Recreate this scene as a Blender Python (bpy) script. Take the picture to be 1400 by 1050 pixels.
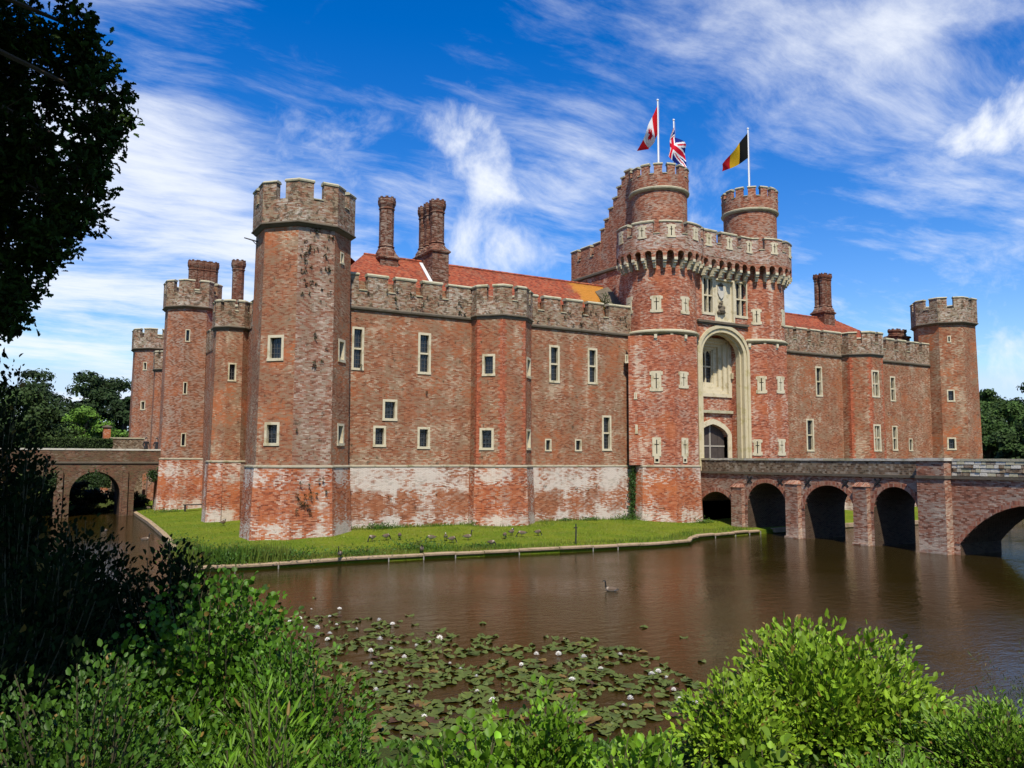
import bpy, bmesh, math, random
import numpy as np
from mathutils import Matrix, Vector
R_ = math.radians
rng = np.random.default_rng(7)
random.seed(7)
scene = bpy.context.scene
for o in list(bpy.data.objects): bpy.data.objects.remove(o)
COL = scene.collection

# ------------------------------------------------------------------ camera
F, PITCH, ROLL, YAW = 1125.75, R_(5.19), R_(0.25), R_(30.59)     # focal length in photo pixels (1400 wide)
CAM = np.array([-13.75, -47.66, 5.01])
fw = np.array([math.sin(YAW)*math.cos(PITCH), math.cos(YAW)*math.cos(PITCH), math.sin(PITCH)])
rt0 = np.array([math.cos(YAW), -math.sin(YAW), 0]); up0 = np.cross(rt0, fw)
rt = math.cos(ROLL)*rt0 + math.sin(ROLL)*up0; up = -math.sin(ROLL)*rt0 + math.cos(ROLL)*up0
cd = bpy.data.cameras.new('camera'); cam = bpy.data.objects.new('camera', cd); COL.objects.link(cam)
cd.sensor_width = 36; cd.lens = F/1400*36; cd.clip_start = .1; cd.clip_end = 6000
cam.matrix_world = Matrix(((rt[0], up[0], -fw[0], CAM[0]), (rt[1], up[1], -fw[1], CAM[1]), (rt[2], up[2], -fw[2], CAM[2]), (0, 0, 0, 1)))
scene.camera = cam

# ------------------------------------------------------------------ world, sun, exposure
SUN_AZ, SUN_EL = R_(180+24), R_(56)          # azimuth clockwise from north
world = bpy.data.worlds.new('World'); scene.world = world; world.use_nodes = True
def build_world():
    nt = world.node_tree; N = nt.nodes; L = nt.links; N.clear()
    def nd(t, **k):
        n = N.new(t)
        for a, b in k.items(): setattr(n, a, b)
        return n
    def mth(op, a, b=None, c=None, clamp=False):
        n = nd('ShaderNodeMath', operation=op, use_clamp=clamp)
        for i, x in enumerate((a, b, c)):
            if x is None: continue
            if isinstance(x, (int, float)): n.inputs[i].default_value = x
            else: L.new(x, n.inputs[i])
        return n.outputs[0]
    out = nd('ShaderNodeOutputWorld'); bg = nd('ShaderNodeBackground'); L.new(bg.outputs[0], out.inputs[0])
    sky = nd('ShaderNodeTexSky', sky_type='NISHITA', sun_disc=False, sun_elevation=SUN_EL, sun_rotation=SUN_AZ)
    sky.air_density = 1.0; sky.dust_density = 0.35; sky.ozone_density = 3.0
    hs = nd('ShaderNodeHueSaturation'); hs.inputs['Saturation'].default_value = 1.46; hs.inputs['Value'].default_value = 1.22
    hs.inputs['Hue'].default_value = .514
    L.new(sky.outputs[0], hs.inputs['Color'])
    cap = nd('ShaderNodeMixRGB', blend_type='DARKEN'); cap.inputs[0].default_value = 1; L.new(hs.outputs[0], cap.inputs[1]); cap.inputs[2].default_value = (4.0, 5.6, 7.4, 1)
    tc = nd('ShaderNodeTexCoord'); sep = nd('ShaderNodeSeparateXYZ'); L.new(tc.outputs['Generated'], sep.inputs[0])
    zz = mth('ADD', mth('MAXIMUM', sep.outputs[2], 0.0), 0.12)
    cx = mth('DIVIDE', sep.outputs[0], zz); cy = mth('DIVIDE', sep.outputs[1], zz)
    comb = nd('ShaderNodeCombineXYZ'); L.new(cx, comb.inputs[0]); L.new(cy, comb.inputs[1])
    # low frequency warp, then noise drawn out along the wind: cirrus
    warp = nd('ShaderNodeTexNoise'); warp.inputs['Scale'].default_value = .8; warp.inputs['Detail'].default_value = 3
    L.new(comb.outputs[0], warp.inputs['Vector'])
    wv = nd('ShaderNodeVectorMath', operation='MULTIPLY_ADD'); L.new(warp.outputs['Color'], wv.inputs[0])
    wv.inputs[1].default_value = (.55, .55, 0); L.new(comb.outputs[0], wv.inputs[2])
    def streaks(rot, sx, sy, loc, detail=9, rough=.62):
        mp = nd('ShaderNodeMapping'); mp.inputs['Rotation'].default_value = (0, 0, R_(rot)); mp.inputs['Scale'].default_value = (sx, sy, 1)
        mp.inputs['Location'].default_value = loc
        L.new(wv.outputs[0], mp.inputs['Vector'])
        n = nd('ShaderNodeTexNoise'); n.inputs['Scale'].default_value = 1; n.inputs['Detail'].default_value = detail; n.inputs['Roughness'].default_value = rough
        L.new(mp.outputs[0], n.inputs['Vector']); return n.outputs['Fac']
    s1 = streaks(-62, .75, 2.6, (3.1, .4, 0), 14, .70); s2 = streaks(20, 1.0, 1.3, (1.7, 5.2, 0), 8, .6); s3 = streaks(-70, 3, 11, (0, 2, 0), 8, .65)
    d = mth('ADD', mth('MULTIPLY', s1, .56), mth('ADD', mth('MULTIPLY', s2, .86), mth('MULTIPLY', s3, .13)))
    def blob(px, py, size, amt):                # a denser patch of cloud round one direction
        v = fw*F + rt*(px-700) + up*(525-py); v = v/np.linalg.norm(v)
        dt = nd('ShaderNodeVectorMath', operation='DOT_PRODUCT'); L.new(tc.outputs['Generated'], dt.inputs[0]); dt.inputs[1].default_value = tuple(v)
        e = mth('MULTIPLY', mth('SUBTRACT', 1.0, dt.outputs['Value']), -1/(size*size))
        return mth('MULTIPLY', mth('POWER', 2.718, e), amt)
    for b in ((250, 200, .16, .09), (330, 330, .18, .05), (80, 430, .2, .09), (640, 130, .06, .05), (540, 300, .08, -.05), (1150, 130, .2, .02), (800, 120, .1, .03), (1300, 300, .12, .03)):
        d = mth('ADD', d, blob(*b))
    # a few denser, fluffier clouds
    pf = nd('ShaderNodeTexNoise'); pf.inputs['Scale'].default_value = 11; pf.inputs['Detail'].default_value = 12; pf.inputs['Roughness'].default_value = .62; pf.inputs['Distortion'].default_value = .3; L.new(tc.outputs['Generated'], pf.inputs['Vector'])
    e = None
    for b in ((632, 130, .035, .5), (640, 185, .045, .75), (665, 235, .05, .8), (690, 285, .045, .6), (640, 330, .03, .8), (690, 345, .045, .85), (600, 345, .03, .5), (1225, 230, .020, .7), (1262, 212, .024, .8), (1305, 192, .027, .9), (1350, 172, .030, .9), (1400, 152, .032, .9), (1330, 395, .05, .35), (1390, 490, .03, .5), (950, 300, .06, .45), (1020, 330, .05, .4), (450, 210, .08, .35), (740, 350, .04, .6)):
        q = blob(*b); e = q if e is None else mth('MAXIMUM', e, q)
    puff = nd('ShaderNodeMapRange', interpolation_type='SMOOTHSTEP'); puff.inputs['From Min'].default_value = .25; puff.inputs['From Max'].default_value = 1.35
    L.new(mth('ADD', e, mth('MULTIPLY', mth('SUBTRACT', pf.outputs['Fac'], .5), 2.6)), puff.inputs['Value'])
    puffm = mth('MULTIPLY', puff.outputs[0], mth('MINIMUM', mth('MULTIPLY', e, 3.0), 1.0))
    mr = nd('ShaderNodeMapRange', interpolation_type='SMOOTHSTEP'); mr.inputs['From Min'].default_value = .75; mr.inputs['From Max'].default_value = 1.07
    L.new(d, mr.inputs['Value'])
    cov = mth('MAXIMUM', mth('MULTIPLY', mr.outputs[0], .88), puffm)
    hz = mth('MULTIPLY', mth('POWER', mth('SUBTRACT', 1.0, mth('MAXIMUM', sep.outputs[2], 0.0)), 12.0), .45)   # thin veil near the horizon
    cov = mth('MAXIMUM', cov, hz, None)
    mix = nd('ShaderNodeMixRGB'); L.new(cov, mix.inputs[0]); L.new(cap.outputs[0], mix.inputs[1]); mix.inputs[2].default_value = (6.9, 7.2, 7.7, 1)
    L.new(mix.outputs[0], bg.inputs[0]); bg.inputs[1].default_value = .12
build_world()
sd = bpy.data.lights.new('sun', 'SUN'); sun = bpy.data.objects.new('sun', sd); COL.objects.link(sun)
sd.energy = 5.0; sd.angle = R_(.5); sd.color = (1, .93, .80)
sdir = Vector((math.sin(SUN_AZ)*math.cos(SUN_EL), math.cos(SUN_AZ)*math.cos(SUN_EL), math.sin(SUN_EL)))
sun.rotation_euler = sdir.to_track_quat('Z', 'Y').to_euler(); sun.location = (-40, -80, 90)
vs = scene.view_settings; vs.view_transform = 'Standard'; vs.look = 'None'; vs.exposure = 0.24; vs.gamma = 1.0; vs.use_curve_mapping = False
scene.render.engine = 'CYCLES'

# ------------------------------------------------------------------ pixel helpers (a pixel gives a direction only)
def ray(px, py): return fw*F + rt*(px-700) + up*(525-py)
def atY(px, py, Y): d = ray(px, py); return CAM + d*((Y-CAM[1])/d[1])
def atX(px, py, X): d = ray(px, py); return CAM + d*((X-CAM[0])/d[0])
def atZ(px, py, Z): d = ray(px, py); return CAM + d*((Z-CAM[2])/d[2])
def atD(px, py, D): d = ray(px, py); return CAM + d*(D/F)

# ------------------------------------------------------------------ object helpers
ORG = {}
def tag(o, label, cat, group=None):
    o['label'] = label; o['category'] = cat
    if group: o['group'] = group
    return o
def thing(name, label, cat, loc=(0, 0, 0), group=None, rz=0):
    o = bpy.data.objects.new(name, None); COL.objects.link(o); o.location = loc; o.rotation_euler = (0, 0, rz)
    o.empty_display_size = .3; ORG[o.name] = np.array(loc, float); return tag(o, label, cat, group)
def link(me, name, mat, parent=None, loc=None):
    o = bpy.data.objects.new(name, me); COL.objects.link(o)
    if mat is not None and not me.materials: me.materials.append(mat)
    if parent is not None: o.parent = parent; ORG[o.name] = ORG[parent.name]
    else: ORG[o.name] = np.zeros(3)
    if loc is not None: o.location = loc
    return o
class MB:
    def __init__(s): s.v = []; s.f = []; s.uv = []; s.sm = []
    def poly(s, pts, uv=None, smooth=False):
        i = len(s.v); pts = [np.asarray(p, float) for p in pts]; s.v += pts; s.f.append(list(range(i, i+len(pts))))
        if uv is None:
            n = np.cross(pts[1]-pts[0], pts[2]-pts[0])
            if np.dot(n, n) < 1e-14 and len(pts) > 3: n = np.cross(pts[2]-pts[0], pts[3]-pts[0])
            l = np.linalg.norm(n); n = n/l if l > 1e-9 else np.array([0, 0, 1.])
            if abs(n[2]) > .75: uv = [(p[0], p[1]) for p in pts]
            else:
                t = np.array([-n[1], n[0], 0]); t /= np.linalg.norm(t); uv = [(float(p@t), float(p[2])) for p in pts]
        s.uv.append(uv); s.sm.append(smooth)
    def hexa(s, b, t):
        s.poly(b[::-1]); s.poly(t)
        for i in range(4): j = (i+1) % 4; s.poly([b[i], b[j], t[j], t[i]])
    def box(s, x0, x1, y0, y1, z0, z1):
        s.hexa([(x0, y0, z0), (x1, y0, z0), (x1, y1, z0), (x0, y1, z0)], [(x0, y0, z1), (x1, y0, z1), (x1, y1, z1), (x0, y1, z1)])
    def tube(s, pts, rad, n=8, caps=True, smooth=True):
        pts = [np.asarray(p, float) for p in pts]; rings = []
        if not hasattr(rad, '__len__'): rad = [rad]*len(pts)
        ref = None
        for i, p in enumerate(pts):
            d = pts[min(i+1, len(pts)-1)] - pts[max(i-1, 0)]; d = d/(np.linalg.norm(d)+1e-9)
            if ref is None: ref = np.array([0, 0, 1.]) if abs(d[2]) < .9 else np.array([1., 0, 0])
            a = np.cross(d, ref); a /= np.linalg.norm(a)+1e-9; b = np.cross(a, d); ref = b
            rings.append([p + rad[i]*(math.cos(t)*a + math.sin(t)*b) for t in np.arange(n)*2*math.pi/n])
        for i in range(len(rings)-1):
            for k in range(n):
                j = (k+1) % n; s.poly([rings[i][k], rings[i][j], rings[i+1][j], rings[i+1][k]][::-1], smooth=smooth)
        if caps: s.poly(rings[0]); s.poly(rings[-1][::-1])
        return rings
    def build(s, name, mat, parent=None, loc=None, merge=False):
        me = bpy.data.meshes.new(name); org = ORG[parent.name] if parent is not None else np.zeros(3)
        if loc is not None and parent is None: org = np.array(loc, float)
        me.from_pydata([tuple(p-org) for p in s.v], [], s.f)
        ul = me.uv_layers.new(name='UVMap'); ul.data.foreach_set('uv', np.array([c for f in s.uv for c in f], np.float32).ravel())
        if any(s.sm): me.polygons.foreach_set('use_smooth', s.sm)
        if merge:
            bm = bmesh.new(); bm.from_mesh(me); bmesh.ops.remove_doubles(bm, verts=bm.verts, dist=1e-4); bm.to_mesh(me); bm.free()
        me.update(); o = link(me, name, mat, parent)
        if loc is not None and parent is None: o.location = loc
        return o

# ------------------------------------------------------------------ surfaces: u along the wall (left to right seen from outside), z up, d outwards
class Plane:
    def __init__(s, p0, p1, zr=None, taper=(0, 0)):
        s.p0 = np.array(p0, float); s.p1 = np.array(p1, float); e = s.p1-s.p0; s.W = np.linalg.norm(e); s.e = e/s.W
        s.n = np.array([s.e[1], -s.e[0]]); s.zr = zr; s.taper = taper
    def M(s, u, z, d=0.):
        if s.zr:                                 # battered facet: moves in and narrows with height
            k = (z-s.zr[0])/(s.zr[1]-s.zr[0]); d = d-k*s.taper[0]; u = s.W/2+(u-s.W/2)*(1-k*s.taper[1])
        p = s.p0+s.e*u+s.n*d; return np.array([p[0], p[1], z])
    def px(s, px, py):
        d = ray(px, py); n3 = np.array([s.n[0], s.n[1], 0]); p0 = np.array([s.p0[0], s.p0[1], 0]); P = None
        off = 0.
        for _ in range(4):
            t = ((p0-n3*off-CAM)@n3)/(d@n3); P = CAM+d*t
            if not s.zr: break
            off = (P[2]-s.zr[0])/(s.zr[1]-s.zr[0])*s.taper[0]
        u = float((P[:2]-s.p0)@s.e)
        if s.zr: k = (P[2]-s.zr[0])/(s.zr[1]-s.zr[0]); u = s.W/2+(u-s.W/2)/(1-k*s.taper[1])
        return u, float(P[2])
class Cyl:
    def __init__(s, cx, cy, R): s.c = np.array([cx, cy], float); s.R = R
    def M(s, u, z, d=0.):
        a = u/s.R; r = s.R+d; return np.array([s.c[0]+r*math.sin(a), s.c[1]-r*math.cos(a), z])
    def px(s, px, py):
        d = ray(px, py); o = CAM[:2]-s.c; A = d[:2]@d[:2]; B = 2*o@d[:2]; C = o@o-s.R**2; D = max(B*B-4*A*C, 0)
        t = (-B-math.sqrt(D))/(2*A); P = CAM+d*t; a = math.atan2(P[0]-s.c[0], -(P[1]-s.c[1])); return a*s.R, float(P[2])
class Path:
    def __init__(s, pts):
        s.p = [np.array(p, float) for p in pts]; s.l = [0]
        for a, b in zip(s.p, s.p[1:]): s.l.append(s.l[-1]+np.linalg.norm(b-a))
        s.W = s.l[-1]; s.nv = mitres(s.p, False)
    def M(s, u, z, d=0.):
        u = min(max(u, 0), s.W); i = min(np.searchsorted(s.l, u, 'right')-1, len(s.p)-2); i = max(i, 0)
        t = (u-s.l[i])/(s.l[i+1]-s.l[i]); p = s.p[i]*(1-t)+s.p[i+1]*t+(s.nv[i]*(1-t)+s.nv[i+1]*t)*d
        return np.array([p[0], p[1], z])
def mitres(p, closed):
    n = len(p); out = []
    def sn(a, b): e = b-a; e = e/(np.linalg.norm(e)+1e-9); return np.array([e[1], -e[0]])
    for i in range(n):
        if closed or 0 < i < n-1:
            a = sn(p[i-1], p[i]); b = sn(p[i], p[(i+1) % n]); m = a+b; m = m/(m@m)*2; out.append(m)
        elif i == 0: out.append(sn(p[0], p[1]))
        else: out.append(sn(p[-2], p[-1]))
    return out
def sweep(mb, pts, prof, closed=False, caps=True, smooth=False):
    """profile of (d, z), listed from the bottom outside upwards"""
    p = [np.array(q, float)[:2] for q in pts]; nv = mitres(p, closed); n = len(p); acc = 0
    for i in range(n if closed else n-1):
        j = (i+1) % n; L = np.linalg.norm(p[j]-p[i])
        for a, b in zip(prof, prof[1:]):
            A = p[i]+nv[i]*a[0]; B = p[j]+nv[j]*a[0]; C = p[j]+nv[j]*b[0]; D = p[i]+nv[i]*b[0]
            dz = abs(b[1]-a[1]); v0 = a[1]; v1 = b[1] if dz > .02 else a[1]+abs(b[0]-a[0])
            mb.poly([(A[0], A[1], a[1]), (B[0], B[1], a[1]), (C[0], C[1], b[1]), (D[0], D[1], b[1])], [(acc, v0), (acc+L, v0), (acc+L, v1), (acc, v1)], smooth)
        acc += L
    if caps and not closed:
        for i, fl in ((0, 1), (n-1, -1)):
            mb.poly([(*(p[i]+nv[i]*a[0]), a[1]) for a in prof][::-fl])
def loop(prof): return prof+[prof[0]]
def ngon(cx, cy, R, n=8, phase=None, inr=True, start=0., span=2*math.pi):
    """closed ring, seen from outside left to right; R is the inradius for n=8"""
    r = R/math.cos(math.pi/n) if inr else R; ph = -math.pi/n if phase is None else phase
    return [(cx+r*math.sin(ph+2*math.pi*k/n), cy-r*math.cos(ph+2*math.pi*k/n)) for k in range(n)]
def subpath(pts, s0, s1, closed=False):
    p = [np.array(q, float) for q in pts]
    if closed: p = p+[p[0]]
    l = [0]
    for a, b in zip(p, p[1:]): l.append(l[-1]+np.linalg.norm(b-a))
    def at(s):
        i = max(min(np.searchsorted(l, s, 'right')-1, len(p)-2), 0); t = (s-l[i])/(l[i+1]-l[i]); return p[i]*(1-t)+p[i+1]*t
    out = [at(s0)]+[p[i] for i in range(len(p)) if s0+1e-4 < l[i] < s1-1e-4]+[at(s1)]
    return out
def sbox(mb, S, u0, u1, z0, z1, d0, d1):
    b = [S.M(u0, z0, d1), S.M(u1, z0, d1), S.M(u1, z0, d0), S.M(u0, z0, d0)]; t = [S.M(u0, z1, d1), S.M(u1, z1, d1), S.M(u1, z1, d0), S.M(u0, z1, d0)]
    mb.hexa(b, t)
def arch_pts(h, n=14):
    u0, u1, z1, rise = h['u0'], h['u1'], h['z1'], h['arch']; k = h.get('shape', 'round'); out = []
    for i in range(n+1):
        a = math.pi*(1-i/n); x = math.cos(a); y = math.sin(a)
        if k == 'tudor': y = .72*math.sqrt(max(1-x*x, 0))+.28*(1-abs(x))
        if k == 'segment': y = (math.sqrt(max(1.9**2-(x)**2*1.2, 0))-math.sqrt(1.9**2-1.2))/(1.9-math.sqrt(1.9**2-1.2))
        out.append(((u0+u1)/2+x*(u1-u0)/2, z1-rise+y*rise))
    return out
def panel(mb, S, u0, u1, z0, z1, holes=(), step=99, zstep=99, reveal=None):
    """wall face with openings; reveal is the mesh the sides of the openings go into (mb if None)"""
    us = {u0, u1}; zs = {z0, z1}; rv = reveal or mb
    for h in holes: us |= {max(h['u0'], u0), min(h['u1'], u1)}; zs |= {max(h['z0'], z0), min(h['z1'], z1)}
    def fill(a, st):
        a = sorted(x for x in a); o = []
        for p, q in zip(a, a[1:]):
            k = max(1, int(math.ceil((q-p)/st-1e-6))); o += [p+(q-p)*i/k for i in range(k)]
        return o+[a[-1]]
    us = fill(us, step); zs = fill(zs, zstep)
    def inh(i, j):
        if not (0 <= i < len(us)-1 and 0 <= j < len(zs)-1): return None
        u = (us[i]+us[i+1])/2; z = (zs[j]+zs[j+1])/2
        for h in holes:
            if h['u0'] < u < h['u1'] and h['z0'] < z < h['z1']: return h
        return None
    for i in range(len(us)-1):
        for j in range(len(zs)-1):
            a, b, c, d = us[i], us[i+1], zs[j], zs[j+1]; h = inh(i, j)
            if h is None:
                mb.poly([S.M(a, c), S.M(b, c), S.M(b, d), S.M(a, d)], [(a, c), (b, c), (b, d), (a, d)])
            elif not h.get('arch'):
                D = h.get('depth', .25)
                for (ii, jj, e) in ((i-1, j, ((a, c), (a, d))), (i+1, j, ((b, d), (b, c))), (i, j-1, ((b, c), (a, c))), (i, j+1, ((a, d), (b, d)))):
                    if inh(ii, jj) is None and 0 <= ii < len(us)-1 and (0 <= jj < len(zs)-1):
                        (x, y), (p, q) = e
                        rv.poly([S.M(x, y), S.M(p, q), S.M(p, q, -D), S.M(x, y, -D)])
    for h in holes:
        if h.get('arch'):
            P = arch_pts(h); D = h.get('depth', .3); zt = min(h['z1'], z1)
            for (x, y), (p, q) in zip(P, P[1:]):
                mb.poly([S.M(x, y), S.M(p, q), S.M(p, zt), S.M(x, zt)], [(x, y), (p, q), (p, zt), (x, zt)])
                rv.poly([S.M(p, q), S.M(x, y), S.M(x, y, -D), S.M(p, q, -D)], smooth=True)
            zs_ = h['z1']-h['arch']
            if zs_ > h['z0']+1e-4:
                rv.poly([S.M(h['u0'], h['z0']), S.M(h['u0'], zs_), S.M(h['u0'], zs_, -D), S.M(h['u0'], h['z0'], -D)])
                rv.poly([S.M(h['u1'], zs_), S.M(h['u1'], h['z0']), S.M(h['u1'], h['z0'], -D), S.M(h['u1'], zs_, -D)])
def archring(mb, S, h, wd, d0, d1, jambs=True, n=18):
    """band that frames an arched opening"""
    P = arch_pts(h, n); uc = (h['u0']+h['u1'])/2; zc = h['z1']-h['arch']; k = (h['u1']-h['u0'])/2
    Q = [(uc+(x-uc)*(k+wd)/k, zc+(y-zc)*(h['arch']+wd)/h['arch']) for x, y in P]
    if jambs: P = [(h['u0'], h['z0'])]+P+[(h['u1'], h['z0'])]; Q = [(h['u0']-wd, h['z0'])]+Q+[(h['u1']+wd, h['z0'])]
    for (a, b, c, d) in zip(P, P[1:], Q[1:], Q):
        A = [S.M(*x, d1) for x in (a, b, c, d)]; B = [S.M(*x, d0) for x in (a, b, c, d)]
        mb.poly(A); mb.poly([A[3], A[2], B[2], B[3]]); mb.poly([A[1], A[0], B[0], B[1]])
    for a, d in ((P[0], Q[0]), (P[-1], Q[-1])): mb.poly([S.M(*a, d1), S.M(*d, d1), S.M(*d, d0), S.M(*a, d0)])

# ------------------------------------------------------------------ materials
def newmat(name):
    m = bpy.data.materials.new(name); m.use_nodes = True; nt = m.node_tree; nt.nodes.clear()
    out = nt.nodes.new('ShaderNodeOutputMaterial'); b = nt.nodes.new('ShaderNodeBsdfPrincipled'); nt.links.new(b.outputs[0], out.inputs[0])
    return m, nt, b
class NB:
    def __init__(s, nt): s.N = nt.nodes; s.L = nt.links
    def n(s, t, **k):
        x = s.N.new(t)
        for a, b in k.items(): setattr(x, a, b)
        return x
    def put(s, sock, v):
        if isinstance(v, (int, float)): sock.default_value = v
        elif isinstance(v, tuple): sock.default_value = (*v, 1) if len(sock.default_value) == 4 and len(v) == 3 else v
        else: s.L.new(v, sock)
    def m(s, op, a, b=None, c=None, clamp=False):
        x = s.n('ShaderNodeMath', operation=op, use_clamp=clamp)
        for i, v in enumerate((a, b, c)):
            if v is not None: s.put(x.inputs[i], v)
        return x.outputs[0]
    def mix(s, f, a, b, mode='MIX'):
        x = s.n('ShaderNodeMixRGB', blend_type=mode); s.put(x.inputs[0], f); s.put(x.inputs[1], a); s.put(x.inputs[2], b); return x.outputs[0]
    def noise(s, vec, scale, detail=4, rough=.55, sc3=None, loc=None):
        if sc3 or loc:
            mp = s.n('ShaderNodeMapping'); s.L.new(vec, mp.inputs['Vector'])
            if sc3: mp.inputs['Scale'].default_value = sc3
            if loc: mp.inputs['Location'].default_value = loc
            vec = mp.outputs[0]
        x = s.n('ShaderNodeTexNoise'); x.inputs['Scale'].default_value = scale; x.inputs['Detail'].default_value = detail; x.inputs['Roughness'].default_value = rough
        s.L.new(vec, x.inputs['Vector']); return x.outputs['Fac']
    def ramp(s, f, stops):
        x = s.n('ShaderNodeValToRGB'); s.L.new(f, x.inputs[0]); e = x.color_ramp.elements
        while len(e) < len(stops): e.new(.5)
        for el, (p, c) in zip(e, stops): el.position = p; el.color = (*c, 1) if not isinstance(c, (int, float)) else (c, c, c, 1)
        return x.outputs[0]
    def rng(s, v, a, b, c=0., d=1.):
        x = s.n('ShaderNodeMapRange', interpolation_type='SMOOTHSTEP'); s.put(x.inputs['Value'], v)
        for k, q in zip(('From Min', 'From Max', 'To Min', 'To Max'), (a, b, c, d)): x.inputs[k].default_value = q
        return x.outputs[0]
def brick_mat(name, reds, pale, pale_amt=.25, patch=.5, streak=.35, grey=(.30, .27, .22), grey_amt=.2, band=None, dark_amt=.12, orange=0., mortar=(.35, .24, .155), bw=.225, bh=.068):
    m, nt, b = newmat(name); B = NB(nt)
    uv = B.n('ShaderNodeUVMap'); sp = B.n('ShaderNodeSeparateXYZ'); B.L.new(uv.outputs[0], sp.inputs[0])
    pos = B.n('ShaderNodeNewGeometry').outputs['Position']; ps = B.n('ShaderNodeSeparateXYZ'); B.L.new(pos, ps.inputs[0])
    row = B.m('FLOOR', B.m('DIVIDE', sp.outputs[1], bh)); ro = B.m('MULTIPLY', B.m('FLOORED_MODULO', row, 2.), .5)
    cu = B.m('ADD', B.m('DIVIDE', sp.outputs[0], bw), ro); col = B.m('FLOOR', cu)
    cv = B.n('ShaderNodeCombineXYZ'); B.L.new(col, cv.inputs[0]); B.L.new(row, cv.inputs[1])
    wn = B.n('ShaderNodeTexWhiteNoise', noise_dimensions='2D'); B.L.new(cv.outputs[0], wn.inputs['Vector']); t = wn.outputs['Value']
    wn2 = B.n('ShaderNodeSeparateColor'); B.L.new(wn.outputs['Color'], wn2.inputs[0]); t2 = wn2.outputs[1]
    base = B.ramp(t, [(0, reds[0]), (.3, reds[1]), (.65, reds[2]), (1, reds[3])])
    if orange:
        og = B.rng(B.noise(pos, .45, 4, .6, loc=(7, 3, 1)), .5, .62)
        base = B.mix(B.m('MULTIPLY', og, orange), base, (.47, .135, .045))
    # pale bricks: lime and lichen, gathered in patches and in runs down the wall
    pn = B.noise(pos, .55, 5, .62); st = B.noise(pos, 1, 4, .6, sc3=(1.1, 1.1, .13), loc=(3, 1, 9)); fine = B.noise(pos, 9., 4, .75)
    w = B.m('ADD', B.m('MULTIPLY', B.m('SUBTRACT', pn, .5), patch*3.4), B.m('MULTIPLY', B.m('SUBTRACT', st, .5), streak*3.4))
    w = B.m('ADD', w, B.m('MULTIPLY', B.m('SUBTRACT', fine, .5), .5))
    w = B.m('ADD', B.m('ADD', w, B.m('MULTIPLY', B.m('SUBTRACT', t2, .5), 1.0)), pale_amt)
    if band:                                      # salts gather in a zone of the wall (z0, z1, amount)
        for z0, z1, a in band:
            k = B.m('MULTIPLY', B.rng(ps.outputs[2], z0-.35, z0+.25), B.rng(ps.outputs[2], z1-.15, z1+.6, 1., 0.)); w = B.m('ADD', w, B.m('MULTIPLY', k, a))
    wm = B.rng(w, .22, 1.25)
    c = B.mix(B.m('MULTIPLY', wm, .9), base, pale)
    gn = B.rng(B.m('ADD', B.noise(pos, .8, 5, .65, loc=(11, 5, 2)), B.m('MULTIPLY', B.m('SUBTRACT', t, .5), .36)), .60-.3*grey_amt, .82-.3*grey_amt)
    c = B.mix(B.m('MULTIPLY', gn, min(1., .45+grey_amt*.4)), c, grey)
    dn = B.rng(B.noise(pos, 2.6, 5, .7, loc=(2, 17, 4)), .68-.1*dark_amt, .76-.1*dark_amt)
    c = B.mix(B.m('MULTIPLY', dn, .75), c, (.045, .035, .02))
    # joints
    fu = B.m('FRACT', cu); fv = B.m('FRACT', B.m('DIVIDE', sp.outputs[1], bh))
    ju = B.m('LESS_THAN', fu, .055); jv = B.m('LESS_THAN', fv, .17); j = B.m('MAXIMUM', ju, jv)
    c = B.mix(B.m('MULTIPLY', j, .55), c, mortar)
    hg = B.m('ADD', B.m('MULTIPLY', B.m('SUBTRACT', 1., j), .6), B.m('ADD', B.m('MULTIPLY', t, .5), B.m('MULTIPLY', fine, .8)))
    bp = B.n('ShaderNodeBump'); bp.inputs['Strength'].default_value = .9; bp.inputs['Distance'].default_value = .035; B.L.new(hg, bp.inputs['Height'])
    B.L.new(bp.outputs[0], b.inputs['Normal']); B.L.new(c, b.inputs['Base Color']); b.inputs['Roughness'].default_value = .93; b.inputs['Specular IOR Level'].default_value = .15
    return m
RED = ((.17, .058, .030), (.28, .093, .044), (.34, .122, .057), (.41, .185, .10))
PINK = (.53, .405, .28)
MAT = {}
MAT['wall'] = brick_mat('brick_wall', RED, PINK, .34, .85, .6, grey=(.23, .17, .105), grey_amt=.5, dark_amt=.8, orange=.4)
MAT['tower'] = brick_mat('brick_tower', RED, (.52, .41, .28), .26, .75, .6, grey=(.23, .17, .105), grey_amt=.55, orange=.7, dark_amt=.8)
MAT['tower_grey'] = brick_mat('brick_tower_weathered', ((.16, .06, .036), (.26, .10, .06), (.32, .135, .08), (.42, .23, .15)), (.56, .465, .37), .40, .6, .5, grey=(.25, .20, .14), grey_amt=.6, dark_amt=.9)
MAT['drum'] = brick_mat('brick_drum', ((.16, .045, .028), (.32, .088, .046), (.41, .12, .06), (.52, .23, .14)), (.63, .49, .37), .22, .55, .9, grey_amt=.05, orange=.5)
MAT['far'] = brick_mat('brick_old', ((.13, .05, .028), (.25, .085, .045), (.33, .125, .06), (.40, .19, .11)), (.47, .38, .30), .22, .5, .3, grey_amt=.4, orange=.35)
MAT['parapet'] = brick_mat('brick_parapet', ((.11, .05, .03), (.25, .115, .065), (.32, .17, .10), (.42, .29, .19)), (.56, .50, .41), .42, .8, .3, grey=(.24, .215, .14), grey_amt=.55, dark_amt=1.6)
MAT['plinth'] = brick_mat('brick_plinth', RED, (.68, .61, .53), .30, 1.2, .7, grey_amt=.2, band=((3.0, 4.5, .75), (.4, 1.1, .7)), dark_amt=.35, orange=.3)
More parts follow.
